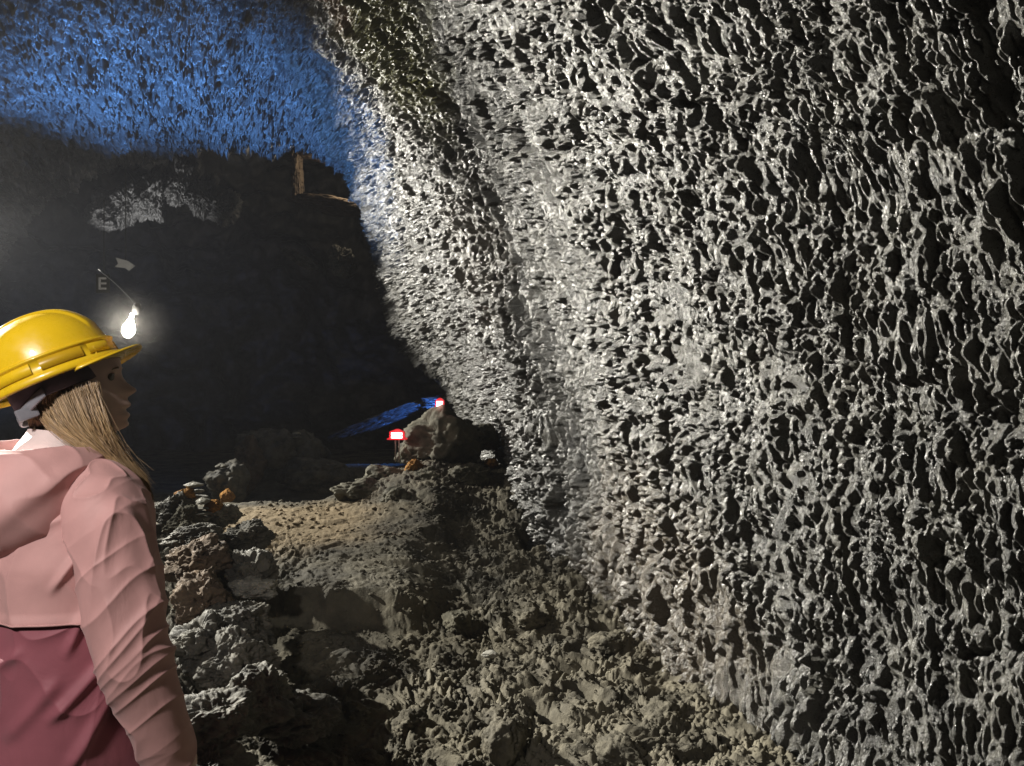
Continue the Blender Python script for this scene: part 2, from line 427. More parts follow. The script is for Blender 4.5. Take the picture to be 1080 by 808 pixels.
# rows along the passage, spaced as the eye sees them; a fine net where the wall is near or far alike
Yn = np.concatenate([np.linspace(-3, 1.3, 60, endpoint=False),
                     np.linspace(1.3 ** -.35, 12.5 ** -.35, 1500, endpoint=False) ** (-1 / .35), np.linspace(12.5, 13.4, 40)])
vw = np.linspace(0, 5.6, 950)
Pw = tube_surface(Yn, vw); Pw = cave_displace(Pw, vw, 0.72 + 0.33 * sstep(3.0, 5.5, Pw[..., 1]) + 0.35 * sstep(6.0, 10.0, Pw[..., 1]))
cave_wall = grid_obj('cave_wall', Pw, M['wall'])
tag(cave_wall, kind='structure', label='glazed grey lava wall of hanging drips along the passage', cat='cave wall')
Yc = np.concatenate([np.linspace(-3, 6.0, 100, endpoint=False), np.linspace(6.0, 12.5, 520, endpoint=False), np.linspace(12.5, 13.4, 60)])
vc = np.concatenate([np.linspace(5.6, 10.5, 800), np.linspace(10.55, 12, 60)])
Pc = tube_surface(Yc, vc); Pc = cave_displace(Pc, vc, 1 + 0.6 * sstep(6.0, 10.0, Pc[..., 1]))
cave_ceiling = grid_obj('cave_ceiling', Pc, M['ceiling'])
tag(cave_ceiling, kind='structure', label='rough arched lava ceiling washed in blue light', cat='cave ceiling')

# ------------------------------------------------------------------ the dark cavern beyond
th = np.linspace(-0.15 * math.pi, 1.15 * math.pi, 420)[:, None]; ph = np.linspace(-0.28, 1.35, 300)[None, :]
rad = 1.0
Pb = np.stack([-4.5 + 13 * np.cos(th) * np.cos(ph), 13.5 + 9.5 * np.sin(th) * np.cos(ph), 0.2 + 9.0 * np.sin(ph) + 0 * th], -1)
nb = normals(Pb); sgn = np.sign((nb * (np.array([-4.5, 14, 2]) - Pb)).sum(-1, keepdims=True)); nb *= sgn
Pb = Pb + nb * (0.9 * fbm(Pb, 0.35, 3, 2.0) + 0.22 * ridged(Pb, (1.4, 1.4, 0.8), 3, 8.0) + 0.06 * ridged(Pb, (5, 5, 3), 2, 4.0))[..., None]
tag(grid_obj('cavern_wall', Pb, M['cavern']), kind='structure', label='dark far wall of the cavern', cat='cave wall')

# ------------------------------------------------------------------ floor
def floor_base(X, Y):
    Pn = np.stack([X, Y, 0 * X], -1)
    w1 = noise(Pn, 1.7, 4.0); w2 = noise(Pn, 0.9, 14.0)
    z = np.interp(Y, [-3, 3.3, 4.6, 5.2, 7.5, 30], [0, 0, 0.10, 0.22, 0.42, 0.42])
    # stepped path on the left half
    lat = sstep(-0.35, -0.75, X + 0.12 * w1)
    w3 = noise(Pn, 5.0, 44.0)
    step = sstep(4.72, 4.95, Y + 0.12 * w1 + 0.06 * w3)
    zp = np.interp(Y, [-3, 3.3, 4.7], [0, 0.0, 0.15]) * (1 - step) + step * np.interp(Y, [4.8, 7.5], [0.35, 0.50])
    z = z * (1 - lat) + zp * lat
    # rise towards the mound in front of the wall
    z = z + 0.34 * sstep(6.2, 8.4, Y) * sstep(-1.7, -0.6, X + 0.1 * w1)
    z = z + 0.10 * np.exp(-((X + 0.72) / 0.42) ** 2 - ((Y - 8.6) / 0.5) ** 2)
    z = z + 0.10 * np.exp(-((X + 1.3) / 0.4) ** 2 - ((Y - 7.9) / 0.45) ** 2)
    # beyond the platform the ground falls away
    edge = 7.55 + 1.6 * sstep(-1.9, -1.2, X) + 0.12 * w1
    z = z - (z + 0.25) * sstep(edge, edge + 0.7, Y)
    z = z + 0.55 * np.exp(-((Y - 13.0) / 1.2) ** 2) * sstep(-5.5, -4.0, X + 0.3 * w1)
    # rubble bank on the left
    cx = np.interp(Y, [2.6, 3.4, 5.3, 6.2, 7], [-1.55, -1.42, -1.78, -2.4, -3.0])
    hh = np.interp(Y, [1.2, 2.6, 3.4, 4.0, 4.7, 4.95, 5.3, 5.7, 6.6], [0.1, 0.13, 0.20, 0.25, 0.34, 0.24, 0.30, 0.15, 0.0])
    z = z + (hh) * sstep(0.22, -0.25, X - cx + 0.16 * w1 + 0.08 * w2)
    return z

def floor_h(X, Y):
    Pn = np.stack([X, Y, 0.3 * X], -1)
    W = Pn + 0.12 * np.stack([noise(Pn, 4, 1.0), noise(Pn, 4, 30.0), 0 * X], -1)
    w1 = noise(Pn, 1.7, 4.0)
    rough = 0.35 + 0.75 * sstep(-0.9, -0.1, X + 0.15 * w1) + 0.9 * sstep(-1.25, -1.6, X + 0.1 * w1) * sstep(6.3, 5.6, Y)
    rough = np.clip(rough + 0.5 * sstep(7.0, 7.8, Y) * sstep(-1.8, -1.4, X) + 0.35 * sstep(4.75, 4.0, Y), 0, 1.02)
    h = 0.045 * fbm(W, 1.6, 2, 2.0) + 0.014 * billow(W, (2.9, 3.6, 2.9), 6.0) + 0.018 * billow(W, (6.5, 8.5, 7), 11.0) + 0.014 * billow(W, (14, 18, 15), 17.0) + 0.010 * billow(W, (30, 36, 31), 22.0) + 0.006 * ridged(W, 62, 1, 3.0)
    pits = sstep(0.35, 0.8, fbm(W, 2.2, 2, 55.0)) * 0.22
    return floor_base(X, Y) + (h - 0.04 - pits * sstep(-1.2, -0.3, X)) * rough

ycoarse = np.linspace(-3, 1.6, 60, endpoint=False)
yy = np.concatenate([ycoarse, 1 / np.linspace(1 / 1.6, 1 / 9.6, 900, endpoint=False), np.linspace(9.6, 26, 140)])
aa = np.linspace(-0.72, 0.72, 1000)
Yc_ = np.maximum(yy, 1.6)[:, None]
Xin = aa[None, :] * Yc_
tl = np.linspace(1, 0, 60, endpoint=False)[None, :]; tr = np.linspace(0, 1, 21)[None, 1:]
Xl = Xin[:, :1] + (-18 - Xin[:, :1]) * tl; Xr = Xin[:, -1:] + (18.5 - Xin[:, -1:]) * tr
XX = np.concatenate([Xl, Xin, Xr], 1); YY = np.repeat(yy[:, None], XX.shape[1], 1)
ZZ = floor_h(XX, YY)
Pf = np.stack([XX, YY, ZZ], -1)
# undercut the lumps a little sideways so they do not read as a height map
wob = 0.02 * np.stack([noise(Pf, 9, 70.0), noise(Pf, 9, 80.0), 0 * ZZ], -1)
Pf = Pf + wob
tag(grid_obj('ground', Pf, M['floor'], flip=False), kind='structure')

# ------------------------------------------------------------------ rocks
def rock_mesh(name, size, seed, sub=5, rough=0.22, flat=0.0, fine=0.05):
    bm = bmesh.new(); bmesh.ops.create_icosphere(bm, subdivisions=sub, radius=1.0)
    V = np.array([v.co[:] for v in bm.verts])
    rs = np.random.RandomState(seed)
    # chop with random planes for facets
    for k in range(9):
        n = rs.normal(size=3); n /= np.linalg.norm(n); d = rs.uniform(0.62, 0.9)
        over = np.maximum(V @ n - d, 0); V = V - np.outer(over, n) * 0.85
    off = seed * 3.7
    D = V / (np.linalg.norm(V, axis=1, keepdims=True) + 1e-9)
    W = V + 0.12 * np.stack([noise(V, 3, off + 1), noise(V, 3, off + 2), noise(V, 3, off + 3)], -1)
    V = V + D * (rough * fbm(V, 1.3, 2, off) + rough * 0.35 * ridged(W, 3.0, 2, off + 5) + fine * ridged(W, 7.0, 2, off + 9) + fine * 0.35 * ridged(W, 22.0, 2, off + 19)
                 - 0.9 * rough * sstep(.35, .8, fbm(W, 2.6, 2, off + 30)))[:, None]
    V = V * np.array(size)
    for v, c in zip(bm.verts, V): v.co = c
    me = bpy.data.meshes.new(name); bm.to_mesh(me); bm.free()
    return me

def rock(name, loc, size, seed, mat, label, cat='rock', group=None, rotz=0.0, tilt=(0, 0), **k):
    o = link_mesh(name, rock_mesh(name, size, seed, **k), mat)
    o.location = loc; o.rotation_euler = (tilt[0], tilt[1], rotz)
    return tag(o, label, cat, group)

# (px, py, Y, size, mat, label): rocks of the bank beside the person
bank = [
    (258, 563, 5.0, (.14, .14, .085), 'rock_dark', 'pale topped dark boulder overhanging the path edge below the cairns'),
    (211, 563, 4.7, (.17, .13, .07), 'rock_dark', 'dark slab jutting from the bank beneath the two cairns'),
    (206, 586, 4.45, (.17, .14, .12), 'rock_brown', 'reddish brown rounded boulder in the bank by the pink sleeve'),
    (262, 602, 4.5, (.13, .15, .14), 'rock_dark', 'black boulder whose right face drops onto the path'),
    (213, 625, 4.1, (.15, .13, .13), 'rock_brown', 'brown crusted boulder touching the pink sleeve at elbow height'),
    (268, 618, 4.4, (.11, .12, .05), 'rock_pale', 'flat pale stone set in the bank beside the step'),
    (250, 652, 4.0, (.15, .15, .12), 'rock_dark', 'dark grey boulder level with the rock step'),
    (215, 672, 3.75, (.13, .13, .11), 'rock_dark', 'rough grey boulder low in the bank behind the sleeve'),
    (246, 690, 3.7, (.15, .14, .12), 'rock_dark', 'craggy grey boulder with lit crest below the rock step'),
    (274, 728, 3.4, (.13, .13, .10), 'rock_dark', 'small black boulder half lost in shadow near the bottom of the bank'),
    (228, 752, 3.2, (.15, .14, .10), 'rock_dark', 'dark boulder by the cuff of the sleeve, in deep shadow'),
    (222, 800, 3.05, (.14, .12, .10), 'rock_dark', 'grey topped rock at the lowest corner beside the jacket cuff'),
    (308, 752, 3.5, (.16, .13, .08), 'rock_dark', 'low black rock lying out from the foot of the bank'),
    (186, 537, 5.1, (.12, .12, .10), 'rock_dark', 'dark angular block just above the shoulder of the jacket'),
    (236, 541, 5.15, (.09, .09, .06), 'rock_pale', 'pale knobbly stone just right of the small cairn'),
    (195, 548, 5.0, (.10, .10, .08), 'rock_olive', 'olive wedge shaped rock under the orange cinder stones'),
]
for k, (px, py, Y, s, mt, lab) in enumerate(bank):
    c = at(px, py, Y)
    rock('boulder', c - Vector((0, 0, s[2] * 0.3)), s, 11 + k, M[mt], lab, 'boulder', 'boulders of the bank beside the path',
         rotz=k * 1.3, rough=0.34, fine=0.085, sub=6)

# cairns: every stacked stone is a thing
def cairn(px, py, Y, n, w, seed, where, group, dark=False):
    """top stone centre at px,py"""
    top = at(px, py, Y); z = top.z
    names = ['pointed capstone', 'thin second stone', 'third stone', 'base stone', 'wide foot stone']
    for k in range(n):
        h = w * (0.26 if k == 0 else 0.14) * (1 + 0.15 * ((seed + k) % 3)); ww = w * (1.0 + 0.12 * k) * (1 if k % 2 == 0 else 0.86)
        if k: z -= h * 0.95
        o = rock('stone', (top.x + 0.006 * ((k * 7 + seed) % 3 - 1), top.y, z), (ww / 2, ww / 2, h / 2 * 1.3), seed * 10 + k,
                 M['rock_dark'] if dark else M['rock_pale'], f'{names[k]} of the {where}', 'stone', group, rotz=k * 2.1, sub=4, rough=0.18, fine=0.03)
        if k == 0:
            for v in o.data.vertices:
                if v.co.z > 0: f = 1 - 0.75 * v.co.z / (h * 0.65); v.co.x *= max(f, .15); v.co.y *= max(f, .15)
        z -= h * 0.95
cairn(205, 511, 5.2, 3, 0.115, 3, 'taller pale cairn on the bank', 'stones of the tall pale cairn')
cairn(213, 528, 5.05, 4, 0.105, 5, 'lower pale cairn in front on the bank', 'stones of the low pale cairn')
cairn(233, 491, 10.4, 4, 0.16, 8, 'dim cairn behind the two pale ones', 'stones of the dim cairn', dark=True)
cairn(314, 457, 12.2, 2, 0.14, 9, 'faint cairn on the dark boulders beyond the platform', 'stones of the faint cairn')

orange = [
    (196, 522, 5.15, (.06, .06, .04), 'rusty orange cinder stone supporting the taller cairn'),
    (226, 534, 5.1, (.055, .055, .04), 'rusty orange cinder stone right of the lower cairn'),
    (240, 524, 10.1, (.08, .08, .08), 'dull orange cinder stone below the dim cairn'),
    (437, 495, 8.0, (.085, .085, .085), 'round orange stone on the mound below the post lamp'),
    (518, 489, 8.3, (.07, .07, .05), 'orange stone in the dark gap between mound and lava wall'),
]
for k, (px, py, Y, s, lab) in enumerate(orange):
    rock('stone', at(px, py, Y), s, 60 + k, M['rock_orange'], lab, 'stone', 'orange stones', rough=0.22, fine=0.08, rotz=k)

mound = [
    (471, 466, 8.45, (.36, .30, .30), 'rock_olive', 'largest craggy boulder crowning the mound below the red lamp'),
    (505, 462, 8.6, (.22, .20, .14), 'rock_olive', 'flat grey block leaning from the mound toward the lava wall'),
    (463, 440, 8.5, (.11, .10, .10), 'rock_olive', 'small peaked stone carrying the upper red lamp'),
    (436, 478, 8.5, (.17, .16, .13), 'rock_olive', 'boulder right behind the thin lamp post'),
    (405, 505, 8.1, (.22, .20, .12), 'rock_olive', 'broad low boulder at the foot of the lamp post'),
    (378, 522, 7.7, (.24, .20, .14), 'rock_olive', 'smooth rounded boulder where the mound meets the sandy path'),
    (420, 528, 7.3, (.16, .14, .10), 'rock_olive', 'cracked boulder at the front foot of the mound'),
    (455, 505, 7.8, (.15, .14, .10), 'rock_olive', 'rough boulder just right of the round orange stone'),
    (495, 505, 7.9, (.20, .16, .12), 'rock_olive', 'craggy boulder on the right shoulder of the mound'),
]
for k, (px, py, Y, s, mt, lab) in enumerate(mound):
    rock('boulder', at(px, py, Y), s, 90 + k, M[mt], lab, 'boulder', 'boulders of the mound', rotz=k * 0.9, rough=0.30, fine=0.07)

dim = [
    (288, 480, 12.5, (.50, .42, .42), 'tall dim boulder standing in the dark past the platform'),
    (316, 486, 12.5, (.36, .36, .44), 'dim upright boulder carrying the faint cairn'),
    (262, 494, 12.0, (.24, .24, .38), 'dim reddish pillar of rock behind the platform edge'),
    (338, 504, 12.2, (.52, .40, .26), 'low dim boulder between the platform and the dark chamber'),
    (238, 510, 10.5, (.24, .24, .26), 'dark boulder carrying the dim cairn'),
]
for k, (px, py, Y, s, lab) in enumerate(dim):
    rock('boulder', at(px, py, Y), s, 120 + k, M['rock_dark' if k != 2 else 'rock_brown'], lab, 'boulder', 'dim boulders past the platform', rotz=k, rough=0.3, fine=0.06)

rock('stone', at(517, 690, 4.35) , (.045, .035, .018), 140, M['rock_pale'], 'small pale flat stone lying on the brown floor by itself', 'stone', sub=4)
floor_rocks = [
    (432, 742, 3.75, (.10, .10, .07), 'lone brown rock at the near end of the floor'),
    (530, 762, 3.6, (.14, .11, .13), 'rounded brown rock with a deep black hollow on its right'),
    (655, 775, 3.55, (.15, .13, .09), 'wide crusty rock near the foot of the lava wall'),
    (596, 560, 6.0, (.10, .10, .06), 'dark lump lying in the gutter under the lava wall'),
    (640, 668, 4.7, (.12, .12, .08), 'shadowed rock wedged against the base of the lava wall'),
    (480, 650, 4.9, (.15, .12, .09), 'craggy rock just right of the dark step'),
    (560, 640, 5.0, (.14, .13, .08), 'broken rock midway between step and lava wall'),
    (700, 745, 3.9, (.13, .12, .08), 'rock resting in the corner of floor and lava wall'),
    (385, 772, 3.5, (.08, .09, .05), 'small rock half buried near the bottom edge'),
]
for k, (px, py, Y, s, lab) in enumerate(floor_rocks):
    s = tuple(q * .72 for q in s)
    c = at(px, py, Y); z = float(floor_h(np.array([c.x]), np.array([c.y]))[0])
    rock('rock', (c.x, c.y, z + s[2] * 0.2), s, 150 + k, M['floor'] if k != 5 else M['rock_olive'], lab, 'rock', 'loose rocks on the cave floor', rotz=k, rough=0.3, fine=0.09)

# loose rubble that nobody could count
rs = np.random.RandomState(5)
n_r = 9000
protoV = []; protoF = None
for k in range(8):
    me = rock_mesh('t', (1, 1, .7), 200 + k, sub=2, rough=0.35, fine=0.0)
    v = np.empty(len(me.vertices) * 3, np.float32); me.vertices.foreach_get('co', v); protoV.append(v.reshape(-1, 3))
    f = np.empty(len(me.loops), np.int32); me.loops.foreach_get('vertex_index', f); protoF = f.reshape(-1, 3)
    bpy.data.meshes.remove(me)
yv = 1 / rs.uniform(1 / 9.0, 1 / 2.6, n_r); xb = np.interp(yv, YS, CP[:, 0, 0])
xv = -2.4 + (xb + 2.4) * rs.uniform(0, 1, n_r) ** 0.7
keep = (rs.uniform(size=n_r) < np.where((xv < -0.75) & (yv > 4.8) & (xv > -1.6), 0.35, 1))
xv, yv = xv[keep], yv[keep]; zv = floor_h(xv, yv)
sv = 0.004 + 0.02 * rs.power(0.6, len(xv)) * rs.uniform(0.4, 1.0, len(xv)) * np.clip(yv / 5, 0.6, 1.4)
VV = []; FF = []; o_ = 0
for k in range(len(xv)):
    a = rs.uniform(0, 6.28); ca, sa = math.cos(a), math.sin(a)
    v = protoV[k % 8] * sv[k] * np.array([1, rs.uniform(.6, 1.2), rs.uniform(.5, 1)])
    v = np.stack([v[:, 0] * ca - v[:, 1] * sa + xv[k], v[:, 0] * sa + v[:, 1] * ca + yv[k], v[:, 2] + zv[k] + sv[k] * 0.2], -1)
    VV.append(v); FF.append(protoF + o_); o_ += len(v)
tag(link_mesh('rubble', raw_mesh('rubble', np.concatenate(VV), np.concatenate(FF)), M['floor'], smooth=False),
    'loose brown lava rubble strewn over the cave floor', 'rubble', kind='stuff')

# ridge lit blue behind the mound, and the ledges around the recess in the cavern
def slab_rock(name, pts, width, height, mat, label, cat, seed):
    """a long rock following points (x,y,z)"""
    pts = np.array(pts, float); P = tube_pts(pts, np.linspace(1, 1, len(pts)), 40, n=90)
    c = P.mean(1, keepdims=True); t = np.linspace(0, 1, 90)[:, None, None]
    prof = np.sin(np.pi * np.clip(t, 0.02, 0.98)) ** 0.4
    D = (P - c); D[..., 2] *= height; D[..., 0] *= width; D[..., 1] *= width
    P = c + D * prof
    N = (P - c); N /= np.linalg.norm(N, axis=-1, keepdims=True) + 1e-9
    P = P + N * (0.35 * min(width, height) * (fbm(P, 2.5, 3, seed) + 0.5 * ridged(P, 7.0, 2, seed + 3)))[..., None]
    return tag(grid_obj(name, P, mat, close=True, caps=True), label, cat)
rock('rock_ridge', at(408, 441, 13.5), (.74, .3, .09), 301, M['cavern'], 'low rock ridge streaked with blue light behind the post lamp', 'rock', tilt=(0, R(-21)), rough=0.4, fine=0.14, sub=6)
rock('rock_ridge', at(480, 427, 13.0), (.42, .3, .12), 302, M['cavern'], 'rock ridge lit cyan just behind the upper red lamp', 'rock', rough=0.4, fine=0.12, sub=6)
rock('rock_ledge', at(349, 217, 15), (.66, .35, .13), 303, M['rock_brown'], 'curved ledge lit warm along the bottom of the high recess', 'rock ledge', tilt=(0, R(8)), rough=0.25, fine=0.06, sub=6)
rock('rock_rib', at(314, 182, 15), (.05, .2, .38), 304, M['rock_brown'], 'narrow rock rib lit warm at the side of the high recess', 'rock', rough=0.7, fine=0.25, sub=6)
rock('rock_ledge', at(330, 160, 15), (.50, .35, .13), 305, M['rock_brown'], 'short ledge roofing the high recess', 'rock ledge', tilt=(0, R(12)), rough=0.3, fine=0.1, sub=6)
rock('rock_ledge', at(318, 274, 15), (.36, .3, .09), 306, M['rock_dark'], 'thin grey ledge low under the high recess', 'rock ledge', tilt=(0, R(25)), rough=0.3, fine=0.08, sub=6)
rock('rock_ledge', at(362, 276, 14.8), (.22, .3, .28), 307, M['rock_dark'], 'small grey knob under the right end of the high recess', 'rock ledge', rough=0.3, fine=0.08, sub=6)
for k, (px, py, sx, sz) in enumerate([(108, 224, .26, .30), (137, 214, .24, .34), (162, 204, .26, .42), (190, 190, .26, .46), (214, 206, .22, .34), (238, 222, .20, .26)]):
    rock('rock_outcrop', at(px, py, 16 + .2 * (k % 2)), (sx, .3, sz), 308 + k, M['ceiling'], 'glistening ragged rock hanging high in the dark above the arrow sign', 'rock',
         'glistening rocks high in the dark', tilt=(0, R(18)), rough=0.4, fine=0.16, sub=6)
spot('cavern_ledge_light', (-3.0, 11.5, 1.2), at(340, 272, 15), 22, (0.9, 0.95, 1.0), 16, 0.9, 0.03)

# ------------------------------------------------------------------ lamps and signs
def lathe(bm, prof, seg=24, M4=None):
    vs = []
    for r, z in prof:
        vs.append([bm.verts.new((r * math.cos(2 * math.pi * k / seg), r * math.sin(2 * math.pi * k / seg), z)) for k in range(seg)])
    for a, b_ in zip(vs[:-1], vs[1:]):
        for k in range(seg): bm.faces.new((a[k], a[(k + 1) % seg], b_[(k + 1) % seg], b_[k]))
    if M4 is not None: bmesh.ops.transform(bm, matrix=M4, verts=[v for r_ in vs for v in r_])

t = empty('work_lamp', LAMP_A + Vector((0, 0, 0.35)), 'lit work lamp hanging on a bracket beyond the yellow helmet', 'lamp')
bm = bmesh.new()
lathe(bm, [(0.001, -.155), (.022, -.145), (.042, -.10), (.048, -.06), (.040, -.02), (.026, .03), (.014, .06), (.012, .12), (.001, .125)], 20,
      Matrix.Translation(LAMP_A) @ Matrix.Rotation(R(13), 4, 'Y') @ Matrix.Diagonal((1.15, 1.15, .78, 1)))
bm_obj('bulb', bm, M['bulb'], t, True)
bm = bmesh.new()
lathe(bm, [(.010, .12), (.030, .12), (.034, .19), (.02, .22), (.001, .225)], 16, Matrix.Translation(LAMP_A + Vector((0.01, 0.02, -.03))) @ Matrix.Rotation(R(13), 4, 'Y'))
bm_obj('socket', bm, M['black_metal'], t, True)
a0 = LAMP_A + Vector((0.04, 0.06, .16)); a1 = at(104, 284, 7.5)
grid_obj('bracket', tube_pts([a0, (a0 + a1) / 2 + Vector((0, 0, .02)), a1], [.005] * 3, 8, n=14), M['black_metal'], t, close=True, caps=True)

def plate(bm, c, u, v, w, h, th, pts=None):
    """extruded polygon plate: pts in unit square coordinates"""
    n = u.cross(v).normalized()
    pts = pts or [(-.5, -.5), (.5, -.5), (.5, .5), (-.5, .5)]
    a = [bm.verts.new(c + u * (x * w) + v * (y * h) - n * th / 2) for x, y in pts]
    b_ = [bm.verts.new(c + u * (x * w) + v * (y * h) + n * th / 2) for x, y in pts]
    bm.faces.new(a[::-1]); bm.faces.new(b_)
    for k in range(len(a)): bm.faces.new((a[k], a[(k + 1) % len(a)], b_[(k + 1) % len(a)], b_[k]))
UX, UZ = Vector((1, 0, 0)), Vector((0, 0, 1))
c = at(132, 279, 7.7)
t = empty('arrow_sign', c, 'dim grey arrow shaped sign pointing right above the work lamp', 'sign')
bm = bmesh.new()
uu = Vector((1, 0, -0.12)).normalized(); vv = Vector((0.12, 0, 1)).normalized()
plate(bm, c, uu, vv, .19, .11, .012, [(-.5, -.32), (-.34, 0), (-.5, .5), (.12, .34), (.5, -.02), (.22, -.5), (.02, -.3)])
bm_obj('arrow_plate', bm, M['sign_grey'], t)
bm = bmesh.new(); box(bm, c + Vector((-.02, .05, .5)), (.006, .006, .95)); bm_obj('hanger', bm, M['black_metal'], t)
c = at(108, 299, 7.7)
t = empty('letter_sign', c, 'small dark sign plate with a pale letter E left of the work lamp', 'sign')
bm = bmesh.new(); plate(bm, c + Vector((0, .012, 0)), UX, UZ, .13, .18, .01); bm_obj('plate', bm, M['sign_dark'], t)
bm = bmesh.new()
hw, hh2 = .035, .058
box(bm, c + Vector((-hw * .75, 0, 0)), (.018, .008, hh2 * 2))
for q in (-1, 0, 1): box(bm, c + Vector((hw * .1 + .008, -.001, q * (hh2 - .009))), (.05, .0085, .018))
bm_obj('letter', bm, M['sign_grey'], t)
bm = bmesh.new(); box(bm, c + Vector((0, .03, .45)), (.006, .006, .72)); bm_obj('hanger', bm, M['black_metal'], t)

# unseen added lamp; light is kept off the ceiling by its visor
FL = Vector((-7.6, 10.6, 3.7)); fdir = (Vector((0.0, 7.0, 2.3)) - FL).normalized(); fr_ = fdir.to_track_quat('-Z', 'Y').to_matrix()
t = empty('added_flood_lamp', FL, 'added unseen flood lamp with a visor fixed high on the dark tunnel side', 'lamp')
bm = bmesh.new(); box(bm, FL - fdir * .13, (.30, .22, .16), fr_, .01); bm_obj('housing', bm, M['black_metal'], t)
bm = bmesh.new(); box(bm, FL + Vector((.24, -.11, .079)), (.62, .9, .008), Matrix.Rotation(R(-25), 3, 'Z')); bm_obj('blocker', bm, M['black_metal'], t)
bm = bmesh.new(); box(bm, FL + Vector((-.3, .15, 0)), (.5, .04, .04)); bm_obj('arm', bm, M['grey_metal'], t)

# red and white marker lamps
def marker_lamp(c, w, h, label, post=None):
    t = empty('marker_lamp', c, label, 'lamp', 'small red and white lamps on the mound')
    bm = bmesh.new()
    P = [(-.62, -.34), (-.58, -.46), (.58, -.46), (.62, -.34), (.44, -.26), (.46, .36), (.10, .62), (-.10, .62), (-.46, .36), (-.44, -.26)]
    plate(bm, c, UX, UZ, w, h, .07, P)
    bmesh.ops.bevel(bm, geom=bm.edges[:], offset=.004, segments=2, affect='EDGES')
    bm_obj('housing', bm, M['red_plastic'], t)
    bm = bmesh.new(); box(bm, c + Vector((0, -.040, -.0)), (w * .66, .014, h * .58), bevel=.004); bm_obj('light_panel', bm, M['lamp_white'], t)
    bm = bmesh.new(); box(bm, c + Vector((0, -.048, -.0)), (w * .66, .006, h * .07)); bm_obj('divider', bm, M['red_plastic'], t)
    if post:
        for s in (-1, 1):
            bm = bmesh.new(); box(bm, c + Vector((s * .018, .0, -h * .5 - post / 2)), (.012, .012, post)); bm_obj('leg', bm, M['grey_metal'], t)
    return t
c1 = at(419, 459, 8.2); marker_lamp(c1, .17, .10, 'red lamp with a white lit face on two thin legs', .22)
c2 = at(464, 426, 8.4); marker_lamp(c2, .10, .10, 'small red lamp with a white lit face on the top stone of the mound')
point('marker_glow_light', c1 + Vector((0, -.14, 0)), 0.5, (1, .4, .4), .03)
point('marker_glow_light', c2 + Vector((0, -.14, 0)), 0.4, (1, .4, .4), .03)

# ------------------------------------------------------------------ the person
PX, PY = -1.01, 1.8                                      # neck axis
yaw = R(58)
TF = np.array([math.cos(yaw), math.sin(yaw), 0]); TR = np.array([math.sin(yaw), -math.cos(yaw), 0]); TU = np.array([0, 0, 1.0])
ORI = np.array([PX, PY, 0.0])
def body(f, r, u):
    f, r, u = np.broadcast_arrays(np.asarray(f, float), np.asarray(r, float), np.asarray(u, float))
    return ORI + f[..., None] * TF + r[..., None] * TR + u[..., None] * TU

person = empty('person', (PX, PY, 0.0), 'person in a pink and burgundy hooded jacket with long blonde hair, facing the cave wall', 'person')

# head frame
hyaw, hpit = R(19), R(0)
HO = np.array(at(77, 408, 1.82))
HF = np.array([math.cos(hyaw), math.sin(hyaw), 0]); HR = np.array([math.sin(hyaw), -math.cos(hyaw), 0]); HU = np.array([0, 0, 1.0])

# head surface by horizontal slices: height, face front (no nose), back, half width, centre shift
hs = np.array([.125, .118, .10, .075, .05, .03, .01, -.01, -.03, -.05, -.07, -.085, -.096, -.104, -.112, -.13, -.16])
fr = np.array([.02, .055, .082, .095, .099, .098, .101, .104, .108, .109, .108, .108, .101, .088, .066, .036, .030])
bk = np.array([-.04, -.07, -.095, -.108, -.112, -.113, -.111, -.106, -.099, -.090, -.082, -.078, -.076, -.075, -.074, -.074, -.076])
hwid = np.array([.01, .035, .057, .070, .075, .076, .076, .074, .070, .066, .061, .058, .056, .053, .052, .052, .056])
nz = 170; na = 200
H = np.linspace(.125, -.16, nz)
def ip(a): return np.interp(H, hs[::-1], a[::-1])
def sm(a, k=4):
    b_ = np.pad(a, k, mode='edge'); return np.convolve(b_, np.ones(2 * k + 1) / (2 * k + 1), 'valid')
Fr, Bk, Wd = sm(ip(fr)), sm(ip(bk)), sm(ip(hwid))
ang = np.linspace(0, 2 * math.pi, na, endpoint=False)
ca, sa = np.cos(ang)[None, :], np.sin(ang)[None, :]
ex = 0.88
cc = np.sign(ca) * np.abs(ca) ** ex; ss = np.sign(sa) * np.abs(sa) ** ex
cen = (Fr + Bk)[:, None] * 0.0 - 0.005
fx = np.where(ca > 0, cen + (Fr[:, None] - cen) * cc, cen + (Bk[:, None] - cen) * (-cc))
rx = Wd[:, None] * ss * (1 - 0.25 * np.clip(ca, 0, 1) ** 2 * 1.0)
front = np.clip(ca, 0, 1) ** 1.2
def G(x, s): return np.exp(-(x / s) ** 2)
Hc = H[:, None]
# nose: bridge to tip then cut in under the tip
nose = np.interp(H, [-.060, -.026, -.019, -.011, -.003, .004, .012, .023, .034, .045], [0, .004, .0125, .0178, .0182, .0145, .009, .0035, .001, 0])
fx = fx + front * nose[:, None] * G(rx, .012 + .005 * G(Hc + .008, .012))
fx = fx + front * .010 * G(rx, .019) * G(Hc + .008, .009)                       # nostrils' wings
fx = fx + front * (.0095 * G(Hc + .041, .0075) + .0095 * G(Hc + .065, .008) - .006 * G(Hc + .0535, .0035)) * G(rx, .023)   # lips
fx = fx + front * .010 * G(Hc + .086, .012) * G(rx, .024)                       # chin
fx = fx - front * .004 * G(Hc + .078, .006) * G(rx, .03)
fx = fx - front * .012 * (G(rx - .031, .016) + G(rx + .031, .016)) * G(Hc - .022, .012)  # eye sockets
fx = fx + front * .004 * (G(rx - .031, .02) + G(rx + .031, .02)) * G(Hc - .042, .008)    # brow
rx = rx + np.sign(sa) * .004 * G(Hc + .01, .02) * G(ca - .6, .3)                 # cheekbone
